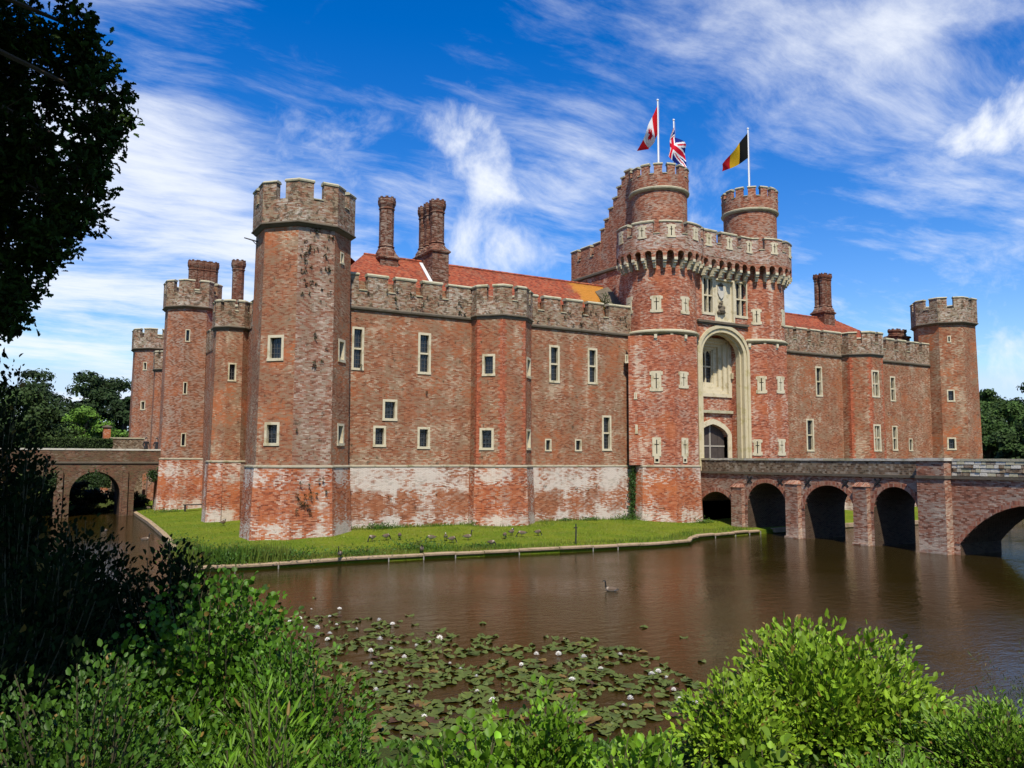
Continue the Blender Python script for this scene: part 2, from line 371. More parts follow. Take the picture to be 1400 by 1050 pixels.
MAT['tplinth'] = brick_mat('brick_tower_plinth', ((.17, .042, .02), (.34, .085, .035), (.44, .125, .05), (.50, .22, .12)), (.66, .58, .49), .10, 1.1, .7, grey_amt=.15, band=((3.5, 4.5, .65), (.3, 1.2, .8)), dark_amt=.5, orange=.9)
MAT['quoin'] = brick_mat('brick_quoin', ((.20, .045, .022), (.34, .08, .036), (.42, .11, .048), (.50, .17, .09)), PINK, .0, .3, .2, grey_amt=.0)
MAT['gparapet'] = brick_mat('brick_gate_parapet', ((.13, .055, .036), (.29, .12, .075), (.36, .17, .11), (.46, .30, .22)), (.60, .53, .46), .42, .5, .25, grey=(.30, .27, .2), grey_amt=.35, dark_amt=.8)
MAT['turret'] = brick_mat('brick_turret', ((.13, .046, .03), (.28, .088, .048), (.36, .125, .065), (.46, .22, .14)), (.53, .41, .30), .22, .45, .3, grey_amt=.3, dark_amt=.5)
MAT['bridge'] = brick_mat('brick_bridge', ((.12, .05, .034), (.26, .10, .062), (.34, .14, .085), (.46, .25, .17)), (.60, .48, .37), .28, .6, .45, grey_amt=.35, band=((0, .5, .5),), dark_amt=.4)
MAT['bpar'] = brick_mat('bridge_parapet', ((.06, .04, .025), (.13, .085, .055), (.19, .13, .085), (.34, .28, .21)), (.52, .47, .38), .22, .4, .2, grey=(.15, .125, .075), grey_amt=.3, dark_amt=1.3, bw=.19, bh=.12)
MAT['arch'] = brick_mat('brick_arch', ((.17, .06, .04), (.30, .10, .06), (.37, .14, .08), (.45, .24, .16)), (.58, .46, .38), .1, .3, .2, grey_amt=.15, bw=.08, bh=.23)
MAT['wbridge'] = brick_mat('brick_bridge_shade', ((.05, .026, .017), (.12, .05, .03), (.17, .07, .04), (.22, .11, .065)), (.27, .22, .16), .2, .6, .5, grey=(.07, .07, .035), grey_amt=.6, dark_amt=1.2)  # tree shade over the western bridge put into its brick colour
MAT['barrel'] = brick_mat('brick_vault_shade', ((.02, .012, .009), (.045, .024, .016), (.06, .032, .02), (.085, .05, .035)), (.10, .085, .06), .1, .4, .4, grey=(.03, .03, .018), grey_amt=.4)  # vault bricks coloured near black to carry the shade under the arches
MAT['chimney'] = brick_mat('brick_chimney', ((.05, .022, .015), (.11, .036, .022), (.16, .052, .03), (.21, .09, .055)), (.42, .35, .27), .08, .3, .3, grey_amt=.25, dark_amt=.8)
def stone_mat(name, c1, c2, lichen=(.33, .30, .16), la=.4, bump=.5, dirt=.5):
    m, nt, b = newmat(name); B = NB(nt); pos = B.n('ShaderNodeNewGeometry').outputs['Position']
    c = B.mix(B.noise(pos, 3, 5, .6), c1, c2)
    c = B.mix(B.m('MULTIPLY', B.rng(B.noise(pos, 1.7, 5, .65, loc=(5, 2, 8)), .5, .66), la), c, lichen)
    c = B.mix(B.m('MULTIPLY', B.rng(B.noise(pos, 4.2, 5, .7, sc3=(1, 1, .5), loc=(1, 9, 8)), .6, .75), dirt), c, (.06, .055, .035))
    bp = B.n('ShaderNodeBump'); bp.inputs['Strength'].default_value = bump; bp.inputs['Distance'].default_value = .03; B.L.new(B.noise(pos, 14, 5, .65), bp.inputs['Height'])
    B.L.new(bp.outputs[0], b.inputs['Normal']); B.L.new(c, b.inputs['Base Color']); b.inputs['Roughness'].default_value = .9; b.inputs['Specular IOR Level'].default_value = .2
    return m
MAT['stone'] = stone_mat('cream_stone', (.50, .435, .29), (.60, .535, .39), (.32, .26, .13), .65, .6, .65)
MAT['arch_stone'] = stone_mat('arch_stone', (.47, .40, .25), (.56, .49, .32), (.36, .31, .12), .6, .6, .4)
MAT['coping'] = stone_mat('coping_stone', (.45, .41, .29), (.36, .33, .22), (.21, .20, .09), .6, .6, .6)
MAT['string'] = stone_mat('string_stone', (.16, .13, .095), (.09, .075, .055), (.10, .085, .05), .6, .8, .8)
MAT['pstring'] = stone_mat('plinth_stone', (.24, .21, .14), (.36, .32, .24), (.13, .12, .05), .7, .9, .9)
MAT['kerb'] = stone_mat('kerb_stone', (.40, .29, .18), (.26, .19, .12), (.16, .13, .06), .6, .9, .8)
MAT['white_stone'] = stone_mat('white_stone', (.62, .58, .50), (.42, .39, .32), (.25, .23, .14), .6, .8, .6)
MAT['corbel'] = stone_mat('corbel_stone', (.62, .56, .40), (.50, .45, .32), (.24, .23, .10), .4, .5, .5)
MAT['lead'] = stone_mat('lead', (.55, .55, .56), (.62, .62, .62), (.45, .45, .45), .2, .1, .1)
def plain(name, c, rough=.6, var=.25, scale=6, metal=0., bump=.2, spec=.4):
    m, nt, b = newmat(name); B = NB(nt); pos = B.n('ShaderNodeNewGeometry').outputs['Position']; f = B.noise(pos, scale, 4)
    B.L.new(B.mix(f, tuple(x*(1-var) for x in c), tuple(min(1, x*(1+var)) for x in c)), b.inputs['Base Color'])
    bp = B.n('ShaderNodeBump'); bp.inputs['Strength'].default_value = bump; bp.inputs['Distance'].default_value = .02; B.L.new(f, bp.inputs['Height']); B.L.new(bp.outputs[0], b.inputs['Normal'])
    b.inputs['Roughness'].default_value = rough; b.inputs['Metallic'].default_value = metal; b.inputs['Specular IOR Level'].default_value = spec; return m
MAT['iron'] = plain('iron', (.02, .02, .022), .6)
MAT['void'] = plain('dark_interior', (.012, .011, .01), 1., spec=0.)  # darkness of slits and battlement slots put into the colour
MAT['leadlight'] = plain('leadlight', (.07, .07, .068), .6)
MAT['oak'] = plain('oak_door', (.055, .042, .035), .8, .5, 3)
MAT['white'] = plain('white_paint', (.8, .8, .8), .5, .04)
MAT['bark'] = plain('bark', (.09, .065, .045), .95, .5, 5, bump=.8)
MAT['stem'] = plain('green_stem', (.07, .06, .025), .8, .4, 9)
MAT['leadroof'] = plain('lead_roof', (.22, .22, .22), .7, .2, 2)
MAT['wood'] = plain('weathered_wood', (.30, .27, .22), .9, .3, 8)
def glass_mat():
    m, nt, b = newmat('window_glass'); B = NB(nt); pos = B.n('ShaderNodeNewGeometry').outputs['Position']
    b.inputs['Base Color'].default_value = (.008, .010, .014, 1); b.inputs['Roughness'].default_value = .06; b.inputs['Specular IOR Level'].default_value = .55
    bp = B.n('ShaderNodeBump'); bp.inputs['Strength'].default_value = .35; bp.inputs['Distance'].default_value = .05; B.L.new(B.noise(pos, 4.5, 2), bp.inputs['Height']); B.L.new(bp.outputs[0], b.inputs['Normal']); return m
MAT['glass'] = glass_mat()
def roof_mat(name, lich):
    m, nt, b = newmat(name); B = NB(nt); uv = B.n('ShaderNodeUVMap'); sp = B.n('ShaderNodeSeparateXYZ'); B.L.new(uv.outputs[0], sp.inputs[0])
    pos = B.n('ShaderNodeNewGeometry').outputs['Position']; ps = B.n('ShaderNodeSeparateXYZ'); B.L.new(pos, ps.inputs[0])
    row = B.m('FLOOR', B.m('DIVIDE', sp.outputs[1], .16)); cu = B.m('ADD', B.m('DIVIDE', sp.outputs[0], .19), B.m('MULTIPLY', B.m('FLOORED_MODULO', row, 2.), .5))
    cv = B.n('ShaderNodeCombineXYZ'); B.L.new(B.m('FLOOR', cu), cv.inputs[0]); B.L.new(row, cv.inputs[1]); wn = B.n('ShaderNodeTexWhiteNoise', noise_dimensions='2D'); B.L.new(cv.outputs[0], wn.inputs['Vector'])
    c = B.ramp(wn.outputs['Value'], [(0, (.15, .034, .02)), (.4, (.28, .064, .032)), (.8, (.36, .092, .042)), (1, (.26, .11, .065))])
    c = B.mix(B.m('MULTIPLY', B.rng(B.noise(pos, .9, 5, .65), .5, .68), .55), c, (.20, .09, .055))
    c = B.mix(B.m('MULTIPLY', B.rng(B.noise(pos, 3.2, 5, .65, loc=(4, 4, 1)), .6, .72), .5), c, (.42, .27, .15))
    if lich is not None:                        # orange lichen below the gatehouse wall
        k = B.rng(B.m('ADD', ps.outputs[0], B.m('MULTIPLY', B.noise(pos, 2.2, 5, .7), 1.6)), lich+.5, lich+1.2); c = B.mix(B.m('MULTIPLY', k, .7), c, (.50, .24, .03))
    e = B.m('FRACT', B.m('DIVIDE', sp.outputs[1], .16)); c = B.mix(B.m('MULTIPLY', B.m('LESS_THAN', e, .16), .6), c, (.07, .02, .012))
    bp = B.n('ShaderNodeBump'); bp.inputs['Strength'].default_value = 1; bp.inputs['Distance'].default_value = .04
    B.L.new(B.m('ADD', B.m('SUBTRACT', 1., e), B.m('ADD', wn.outputs['Value'], B.noise(pos, 6, 3))), bp.inputs['Height']); B.L.new(bp.outputs[0], b.inputs['Normal'])
    B.L.new(c, b.inputs['Base Color']); b.inputs['Roughness'].default_value = .9; b.inputs['Specular IOR Level'].default_value = .2; return m
MAT['roofW'] = roof_mat('roof_tiles_lichen', 22.5); MAT['roof'] = roof_mat('roof_tiles', None)
def leaf_mat(name, rough=.45, trans=.25, spec=.35):
    m, nt, b = newmat(name); B = NB(nt); a = B.n('ShaderNodeAttribute', attribute_name='Col')
    B.L.new(a.outputs['Color'], b.inputs['Base Color']); b.inputs['Roughness'].default_value = rough; b.inputs['Specular IOR Level'].default_value = spec
    if trans:
        tr = B.n('ShaderNodeBsdfTranslucent'); hsv = B.n('ShaderNodeHueSaturation'); hsv.inputs['Value'].default_value = 1.2; B.L.new(a.outputs['Color'], hsv.inputs['Color']); B.L.new(hsv.outputs[0], tr.inputs[0])
        mx = B.n('ShaderNodeMixShader'); mx.inputs[0].default_value = trans; B.L.new(b.outputs[0], mx.inputs[1]); B.L.new(tr.outputs[0], mx.inputs[2])
        B.L.new(mx.outputs[0], nt.nodes['Material Output'].inputs[0])
    return m
MAT['leaf'] = leaf_mat('leaves', .5, .2, .25); MAT['farleaf'] = leaf_mat('tree_leaves', .7, .0, .2); MAT['col'] = leaf_mat('vertex_coloured', .7, 0, .25); MAT['petal'] = leaf_mat('petals', .6, .2, .2); MAT['pad'] = leaf_mat('lily_pad_leaf', .5, 0, .3)
MAT['shade_leaf'] = leaf_mat('matt_leaves', .8, .1, .08); MAT['cloth'] = leaf_mat('flag_cloth', .85, .15, .1)

# ------------------------------------------------------------------ ground, water, lawn
def ground_mat(name, c1, c2, c3, s=1.2):
    m, nt, b = newmat(name); B = NB(nt); pos = B.n('ShaderNodeNewGeometry').outputs['Position']
    c = B.mix(B.rng(B.noise(pos, s*.35, 5, .6), .35, .65), c1, c2); c = B.mix(B.m('MULTIPLY', B.rng(B.noise(pos, s*3, 5, .7, loc=(3, 3, 3)), .5, .7), .7), c, c3)
    c = B.mix(B.m('MULTIPLY', B.noise(pos, s*22, 3, .7), .5), c, tuple(x*.35 for x in c1))
    bp = B.n('ShaderNodeBump'); bp.inputs['Strength'].default_value = 1.; bp.inputs['Distance'].default_value = .06; B.L.new(B.noise(pos, 18, 4, .7), bp.inputs['Height']); B.L.new(bp.outputs[0], b.inputs['Normal'])
    B.L.new(c, b.inputs['Base Color']); b.inputs['Roughness'].default_value = .95; b.inputs['Specular IOR Level'].default_value = .1; return m
MAT['lawn'] = ground_mat('lawn_grass', (.11, .17, .010), (.17, .21, .014), (.24, .21, .05))
MAT['bank'] = ground_mat('bank_earth', (.05, .075, .014), (.07, .09, .02), (.06, .05, .025))
def water_mat():
    m, nt, b = newmat('moat_water'); B = NB(nt); pos = B.n('ShaderNodeNewGeometry').outputs['Position']
    b.inputs['Roughness'].default_value = .05; b.inputs['IOR'].default_value = 1.33; b.inputs['Specular IOR Level'].default_value = .23
    c = B.mix(B.noise(pos, .12, 3), (.018, .0118, .0018), (.026, .017, .003)); B.L.new(c, b.inputs['Base Color'])
    h = B.m('ADD', B.m('MULTIPLY', B.noise(pos, 1.6, 3, .6, sc3=(1, 1.7, 1)), 1.), B.m('MULTIPLY', B.m('MULTIPLY', B.noise(pos, 6.5, 3, .6, sc3=(1, 1.8, 1)), .6), B.rng(B.noise(pos, .16, 3, .6), .38, .62, .35, 1.)))
    bp = B.n('ShaderNodeBump'); bp.inputs['Strength'].default_value = .24; bp.inputs['Distance'].default_value = .09; B.L.new(h, bp.inputs['Height']); B.L.new(bp.outputs[0], b.inputs['Normal']); return m
MAT['water'] = water_mat()
SHORE = [(-7.2, -9.1), (-4.66, -9.49), (-.5, -9.3), (4.5, -9.6), (12.3, -10.5), (17.8, -10.8), (20.4, -10.5), (21.8, -9.3), (23.1, -8.5), (26, -7.95), (28.3, -7.6), (29.5, -7.5), (40, -6.8), (46.7, -7.5), (60, -8), (70, -8.5),
         (71, 30), (71, 70), (30, 71), (-5, 70), (-5, 52), (-5., 36), (-5.4, 19.5), (-5.9, 8.6), (-6.6, -2), (-7.3, -8.2)]
OUTER = [(-24, -27), (-17.5, -30.5), (-12, -33.6), (-5, -36.2), (2, -39.2), (12, -42), (30, -44), (60, -44), (86, -40), (88, 30), (88, 88), (30, 90), (30, 74), (-4, 73), (-4.6, 41), (-8, 38.6), (-13.2, 38), (-14.2, 30), (-15, 12), (-18.5, -6), (-24, -16)]
def inpoly(x, y, P):
    P = np.array(P); ins = np.zeros(np.shape(x), bool); j = len(P)-1
    for i in range(len(P)):
        a, b = P[i], P[j]; c = ((a[1] > y) != (b[1] > y)) & (x < (b[0]-a[0])*(y-a[1])/(b[1]-a[1]+1e-12)+a[0]); ins ^= c; j = i
    return ins
def dpoly(x, y, P):
    P = np.array(P, float); best = np.full(np.shape(x), 1e9)
    for i in range(len(P)):
        a = P[i]; b = P[(i+1) % len(P)]; e = b-a; t = np.clip(((x-a[0])*e[0]+(y-a[1])*e[1])/(e@e), 0, 1); best = np.minimum(best, np.hypot(x-a[0]-t*e[0], y-a[1]-t*e[1]))
    return best
def ground_z(x, y):
    x = np.asarray(x, float); y = np.asarray(y, float); d = dpoly(x, y, OUTER); ins = inpoly(x, y, OUTER)
    wob = .18*np.sin(x*.7+y*.3)+.12*np.sin(y*1.1-x*.4)
    out = .12+2.9*(1-np.exp(-d/6.5))+np.clip(d-40, 0, 200)*.035+wob*np.clip(d/3, 0, 1)
    return np.where(ins, -np.minimum(d*.8, 1.3)-.02, out)
def build_ground():
    s = np.linspace(-1, 1, 241); g = np.sinh(s*5.2)/math.sinh(5.2)*1800
    xs = g+5; ys = g-20; X, Y = np.meshgrid(xs, ys); Z = ground_z(X, Y); n = len(s)
    v = np.stack([X.ravel(), Y.ravel(), Z.ravel()], 1); i = np.arange(n*n).reshape(n, n); f = np.stack([i[:-1, :-1], i[:-1, 1:], i[1:, 1:], i[1:, :-1]], -1).reshape(-1, 4)
    me = bpy.data.meshes.new('ground'); me.from_pydata(v.tolist(), [], f.tolist()); me.polygons.foreach_set('use_smooth', [True]*len(f)); o = link(me, 'ground', MAT['bank']); o['kind'] = 'structure'
build_ground()
mb = MB(); mb.poly([(-60, -70, 0), (120, -70, 0), (120, 120, 0), (-60, 120, 0)]); mb.build('moat_water', MAT['water'])['kind'] = 'structure'
def resample(P, st, closed=True):
    P = [np.array(p, float) for p in P]; out = []
    for a, b in zip(P, P[1:]+([P[0]] if closed else [])):
        k = max(1, int(np.linalg.norm(b-a)/st)); out += [a+(b-a)*i/k for i in range(k)]
    return out
def lawn_z(x, y):
    d = dpoly(np.asarray(x, float), np.asarray(y, float), SHORE); return .26+.55*np.clip(d/9., 0, 1)**.9+.03*np.sin(x*1.3)*np.sin(y*1.7+1)*np.clip(d, 0, 1)
mb = MB(); P = resample(SHORE, .8); K = 9; rows = []
for p in P:
    qx = min(max(p[0], 2.5), 61.5); qy = min(max(p[1], 2.5), 60.); r = []
    for k in range(K+1):
        t = k/K; a, b = p[0]*(1-t)+qx*t, p[1]*(1-t)+qy*t; r.append((a, b, float(lawn_z(a, b))))
    rows.append([(p[0], p[1], -1.)]+r)
for i in range(len(rows)):
    for k in range(K+1): j = (i+1) % len(rows); mb.poly([rows[i][k], rows[j][k], rows[j][k+1], rows[i][k+1]], smooth=k > 0)
mb.build('lawn', MAT['lawn'], merge=True)['kind'] = 'structure'
# stone edging of the moat, stone by stone, with timber pegs in front
t = thing('moat_edging', 'low weathered stone edging along the lawn at the water', 'edging', (10, -9.5, 0))
south = SHORE[:12]; Pth = Path([np.array(p) for p in south]); u = 0.; k = 0
while u < Pth.W-.4:
    L_ = min(random.uniform(1.5, 2.6), Pth.W-u); mb = MB(); sub = [np.array(p) for p in subpath(south, u+.015, u+L_-.015)]; dz = random.uniform(-.02, .03); do = random.uniform(-.03, .04)
    sweep(mb, sub, loop([(.05+do, .13+dz), (.10+do, .17+dz), (.11+do, .25+dz), (.06+do, .29+dz), (-.14, .30+dz), (-.18, .1)])); mb.build('edging_stone', MAT['kerb'], t); u += L_
    if random.random() < .55:
        p = Pth.M(u-.05, 0, .20); mb = MB(); mb.tube([(p[0], p[1], -.5), (p[0], p[1], random.uniform(.10, .22))], .03, 6); mb.build('peg', MAT['wood'], t)
    k += 1
t = thing('moat_edging', 'low stone edging between the western moat arm and the lawn', 'edging', (-6, 15, 0))
west = SHORE[20:]+[SHORE[0]]; WL = Path([np.array(p) for p in west]).W; u = 0.
while u < WL-.4:
    L_ = min(random.uniform(1.8, 3.2), WL-u); mb = MB(); sweep(mb, [np.array(p) for p in subpath(west, u+.015, u+L_-.015)], loop([(.12, .02), (.14, .26), (-.15, .30), (-.2, .05)])); mb.build('edging_stone', MAT['kerb'], t); u += L_
t = thing('moat_edging', 'low stone edging seen through the bridge arches', 'edging', (50, -7.5, 0))
for a in resample(SHORE[11:16], 2.4, False)[1:-1]:
    mb = MB(); mb.box(a[0]-1.15, a[0]+1.15, a[1]-.3, a[1]+.1, .05, .33); mb.build('edging_stone', MAT['kerb'], t)

# ------------------------------------------------------------------ castle parts
def window(par, S, box, nx=1, nz=1, style='plain', holes=None, px=True, fwid=None, depth=.26, head=0.):
    """stone framed window from a pixel box (or u,z box); adds its opening to holes"""
    if px:
        (a, b), (c, d) = S.px(box[0], (box[1]+box[3])/2), S.px(box[2], (box[1]+box[3])/2); z1 = S.px((box[0]+box[2])/2, box[1])[1]; z0 = S.px((box[0]+box[2])/2, box[3])[1]; u0, u1 = min(a, c), max(a, c)
        if getattr(S, 'zr', None): u0 = max(u0, .06); u1 = min(u1, S.W-.06)
    else: u0, z0, u1, z1 = box
    if holes is not None: holes.append(dict(u0=u0, u1=u1, z0=z0, z1=z1, depth=depth+.02))
    w = u1-u0; h = z1-z0; f = fwid or min(.15, w*.17); f = max(f, .07)
    mb = MB(); D = depth
    sbox(mb, S, u0, u0+f, z0, z1, -D, .025); sbox(mb, S, u1-f, u1, z0, z1, -D, .025); sbox(mb, S, u0+f, u1-f, z1-f, z1, -D, .027)
    sbox(mb, S, u0-.02, u1+.02, z0-.02, z0+f*.9, -D, .05)
    iu0, iu1, iz0, iz1 = u0+f, u1-f, z0+f*.9, z1-f
    o = mb.build('window', MAT['stone'], par)
    mb = MB(); mb.poly([S.M(iu0, iz0, -D+.06), S.M(iu1, iz0, -D+.06), S.M(iu1, iz1, -D+.06), S.M(iu0, iz1, -D+.06)]); mb.build('pane', MAT['glass'], o)
    for i in range(1, nx): u = iu0+(iu1-iu0)*i/nx; mb = MB(); sbox(mb, S, u-.055, u+.055, iz0, iz1, -D+.03, -.04); mb.build('mullion', MAT['stone'], o)
    for i in range(1, nz): z = iz0+(iz1-iz0)*i/nz; mb = MB(); sbox(mb, S, iu0, iu1, z-.055, z+.055, -D+.028, -.045); mb.build('transom', MAT['stone'], o)
    if style in ('plain', 'arched') and w > .45:             # lead and iron glazing bars
        mb = MB(); nv = max(2, int(round((iu1-iu0)/nx/.2)))*nx; nh = max(2, int(round((iz1-iz0)/.26)))
        for i in range(1, nv): u = iu0+(iu1-iu0)*i/nv; sbox(mb, S, u-.012, u+.012, iz0, iz1, -D+.06, -D+.085)
        for i in range(1, nh): z = iz0+(iz1-iz0)*i/nh; sbox(mb, S, iu0, iu1, z-.012, z+.012, -D+.06, -D+.087)
        mb.build('glazing_bars', MAT['leadlight'], o)
    if style == 'arched':                                     # little arched heads of the lights
        for i in range(nx):
            a = iu0+(iu1-iu0)*i/nx+(.05 if i else 0); b = iu0+(iu1-iu0)*(i+1)/nx-(.05 if i < nx-1 else 0); mb = MB(); rise = (b-a)*.75
            panel(mb, S_off(S, -.08), a, b, iz1-rise-.01, iz1, [dict(u0=a+.001, u1=b-.001, z0=iz1-rise-.02, z1=iz1-.01, arch=rise, shape='tudor', depth=.08)]); mb.build('light_head', MAT['stone'], o)
    return o
class S_off:
    def __init__(s, S, d): s.S = S; s.d = d
    def M(s, u, z, d=0.): return s.S.M(u, z, d+s.d)
def loop_plaque(par, S, box, tail=False, px=True):
    """cream stone plaque pierced by a cross slit"""
    if not px: u0, z0, u1, z1 = box; uc = (u0+u1)/2; h = z1-z0; w = u1-u0
    else: (a, zc) = S.px(box[0], (box[1]+box[3])/2); c = S.px(box[2], (box[1]+box[3])/2)[0]; z1 = S.px((box[0]+box[2])/2, box[1])[1]; z0 = S.px((box[0]+box[2])/2, box[3])[1]; u0, u1 = min(a, c), max(a, c); uc = (u0+u1)/2; h = z1-z0; w = min(u1-u0, .72); u0, u1 = uc-w/2, uc+w/2
    T = S_off(S, .05); zs = z0+h*.26 if tail else z0
    hz = [dict(u0=uc-.035, u1=uc+.035, z0=zs+(z1-zs)*.14, z1=z1-(z1-zs)*.12, depth=.04), dict(u0=uc-w*.26, u1=uc+w*.26, z0=zs+(z1-zs)*.60, z1=zs+(z1-zs)*.60+.06, depth=.04)]
    mb = MB(); panel(mb, T, u0, u1, zs, z1, hz)
    for e in (((u0, zs), (u0, z1)), ((u1, z1), (u1, zs)), ((u0, z1), (u1, z1)), ((u1, zs), (u0, zs))): mb.poly([T.M(*e[0]), T.M(*e[0], -.1), T.M(*e[1], -.1), T.M(*e[1])])
    if tail:
        q = u0+w*.2; r = u1-w*.2; panel(mb, T, q, r, z0, zs-.002, [dict(u0=uc-.11, u1=uc+.11, z0=z0+h*.05, z1=z0+h*.05+.2, depth=.04)])
        for e in (((q, z0), (q, zs)), ((r, zs), (r, z0)), ((r, z0), (q, z0))): mb.poly([T.M(*e[0]), T.M(*e[0], -.1), T.M(*e[1], -.1), T.M(*e[1])])
    else:
        for s in (-1, 1):                                    # ragged tails, as the plaques are keyed into the brick
            sbox(mb, S, uc+s*w*.56-.07, uc+s*w*.56+.07, z0+h*.02, z0+h*.2, -.02, .04); sbox(mb, S, uc+s*w*.56-.07, uc+s*w*.56+.07, z1-h*.2, z1-h*.03, -.02, .04)
    o = mb.build('arrow_loop', MAT['stone'], par)
    mb = MB(); mb.poly([S.M(uc-w*.3, z0+h*.03, .008), S.M(uc+w*.3, z0+h*.03, .008), S.M(uc+w*.3, z1-h*.05, .008), S.M(uc-w*.3, z1-h*.05, .008)]); mb.build('slit', MAT['void'], o)
    return o
def slit_window(par, S, box, holes):
    return window(par, S, box, 1, 1, 'slit', holes, fwid=.09, depth=.2)
def parapet(par, pts, closed, iv, z0, zc, zm, th=.42, mat='parapet', cop='coping', over=.05, sills=True, name='parapet'):
    mb = MB(); sweep(mb, pts, loop([(0, z0), (0, zc), (-th, zc), (-th, z0)]), closed); o = mb.build(name, MAT[mat], par)
    for s0, s1 in iv:
        sp = subpath(pts, s0, s1, closed); mb = MB(); sweep(mb, sp, loop([(.003, zc-.05), (.003, zm), (-th-.003, zm), (-th-.003, zc-.05)])); m = mb.build('merlon', MAT[mat], o)
        e = .05; a = sp[0]-(sp[1]-sp[0])/np.linalg.norm(sp[1]-sp[0])*e; b = sp[-1]+(sp[-1]-sp[-2])/np.linalg.norm(sp[-1]-sp[-2])*e; dz = random.uniform(-.025, .025)
        mb = MB(); sweep(mb, [a]+list(sp[1:-1])+[b], loop([(over, zm), (over+.02, zm+.07+dz), (-.04, zm+.17+dz), (-th+.04, zm+.17+dz), (-th-over-.02, zm+.07+dz), (-th-over, zm)])); mb.build('coping', MAT[cop], o)
    if sills:
        ivs = sorted(iv); gaps = [(a[1], b[0]) for a, b in zip(ivs, ivs[1:])]
        for a, b in gaps:
            if b-a < .15: continue
            mb = MB(); sweep(mb, subpath(pts, a+.02, b-.02, closed), loop([(over, zc+.002), (over, zc+.06), (-th*.5, zc+.13), (-th-over, zc+.06), (-th-over, zc+.002)])); mb.build('sill', MAT[cop], o)
    return o
def facet_path(cx, cy, R, n=8):
    """octagon that starts in the middle of a facet, so that no merlon wraps round the seam"""
    v = [np.array(p) for p in ngon(cx, cy, R, n)]; return [(v[-1]+v[0])/2]+v
def octower(label, cx, cy, R, zs, wins, group=None, name='corner_tower', mat='tower', pmat='tplinth', over=.22, batter=.12, gap=.26, plinth=True, cat='tower', zp=4.55, quoin=False, grey=None):
    zb, zstr, zc, zm = zs; t = thing(name, label, cat, (cx, cy, zb))
    if plinth:
        mb = MB()
        for k in range(8):
            v = ngon(cx, cy, R+.10); a, b = v[k], v[(k+1) % 8]
            panel(mb, Plane(a, b, (zp, zb-.6), (-.16, -.075)), 0, np.linalg.norm(np.array(b)-a), zb-.6, zp-.08, zstep=1.2)
        mb.build('plinth', MAT[pmat], t)
        mb = MB(); sweep(mb, ngon(cx, cy, R), loop([(.06, zp-.10), (.14, zp-.08), (.14, zp-.02), (.02, zp+.06), (-.1, zp+.06), (-.1, zp-.10)]), True); mb.build('plinth_course', MAT['pstring'], t)
    mb = MB(); v = ngon(cx, cy, R)
    def facet(k): return Plane(v[k], v[(k+1) % 8], (zp, zstr), (batter, batter/R))
    allw = [w for q in wins.values() for w in q]; pick = {}
    for w in allw:                                # the facet that the pixel falls on, among those facing the camera
        for k in range(8):
            S = facet(k); mid = (S.p0+S.p1)/2
            if (CAM[:2]-mid)@S.n <= 0: continue
            u = S.px((w[1][0]+w[1][2])/2, (w[1][1]+w[1][3])/2)[0]
            if 0 <= u < S.W: pick.setdefault(k, []).append(w)
    for k in range(8):
        S = facet(k); hs = []
        for w in pick.get(k, ()):
            if w[0] == 'slit': slit_window(t, S, w[1], hs)
            else: window(t, S, w[1], w[2] if len(w) > 2 else 1, w[3] if len(w) > 3 else 1, 'plain', hs)
        if k == grey: mg = MB(); panel(mg, S, 0, S.W, zp, zstr, hs, zstep=2.); mg.build('wall', MAT['tower_grey'], t)
        else: panel(mb, S, 0, S.W, zp, zstr, hs, zstep=2.)
    mb.build('wall', MAT[mat], t)
    if quoin:
        for k in (6, 7, 0, 1):                    # toothed red brick quoins at the arrises
            mb = MB(); S, S2 = facet(k), facet((k+1) % 8); z = zp+.12; i = 0
            while z < zstr-.3:
                a = (.30, .18)[i % 2]; h_ = .234
                mb.poly([S.M(S.W-a, z, .006), S.M(S.W, z, .006), S.M(S.W, z+h_, .006), S.M(S.W-a, z+h_, .006)], [(S.W-a, z), (S.W, z), (S.W, z+h_), (S.W-a, z+h_)]); mb.poly([S2.M(0, z, .006), S2.M(a, z, .006), S2.M(a, z+h_, .006), S2.M(0, z+h_, .006)], [(0, z), (a, z), (a, z+h_), (0, z+h_)]); z += h_; i += 1
            mb.build('quoin', MAT['quoin'], t)
    Rt = R-batter; mb = MB(); sweep(mb, ngon(cx, cy, Rt), loop([(-.03, zstr-.06), (.05, zstr-.04), (over-.02, zstr+.10), (over+.05, zstr+.13), (over+.05, zstr+.19), (over-.02, zstr+.24), (-.1, zstr+.24), (-.1, zstr-.06)]), True); mb.build('string_course', MAT['string'], t)
    Rp = Rt+over-.02; pts = facet_path(cx, cy, Rp); side = 2*Rp*math.tan(math.pi/8); g = gap*side
    parapet(t, pts, True, [((k+.5)*side+g/2-side/2, (k+.5)*side+side/2-g/2) for k in range(8)], zstr+.2, zc, zm)
    mb = MB(); mb.poly([(x, y, zc-.9) for x, y in ngon(cx, cy, Rp-.3)]); mb.build('roof_deck', MAT['leadroof'], t)
    return t
CT = (.6, 18.05, 19.6, 20.55)
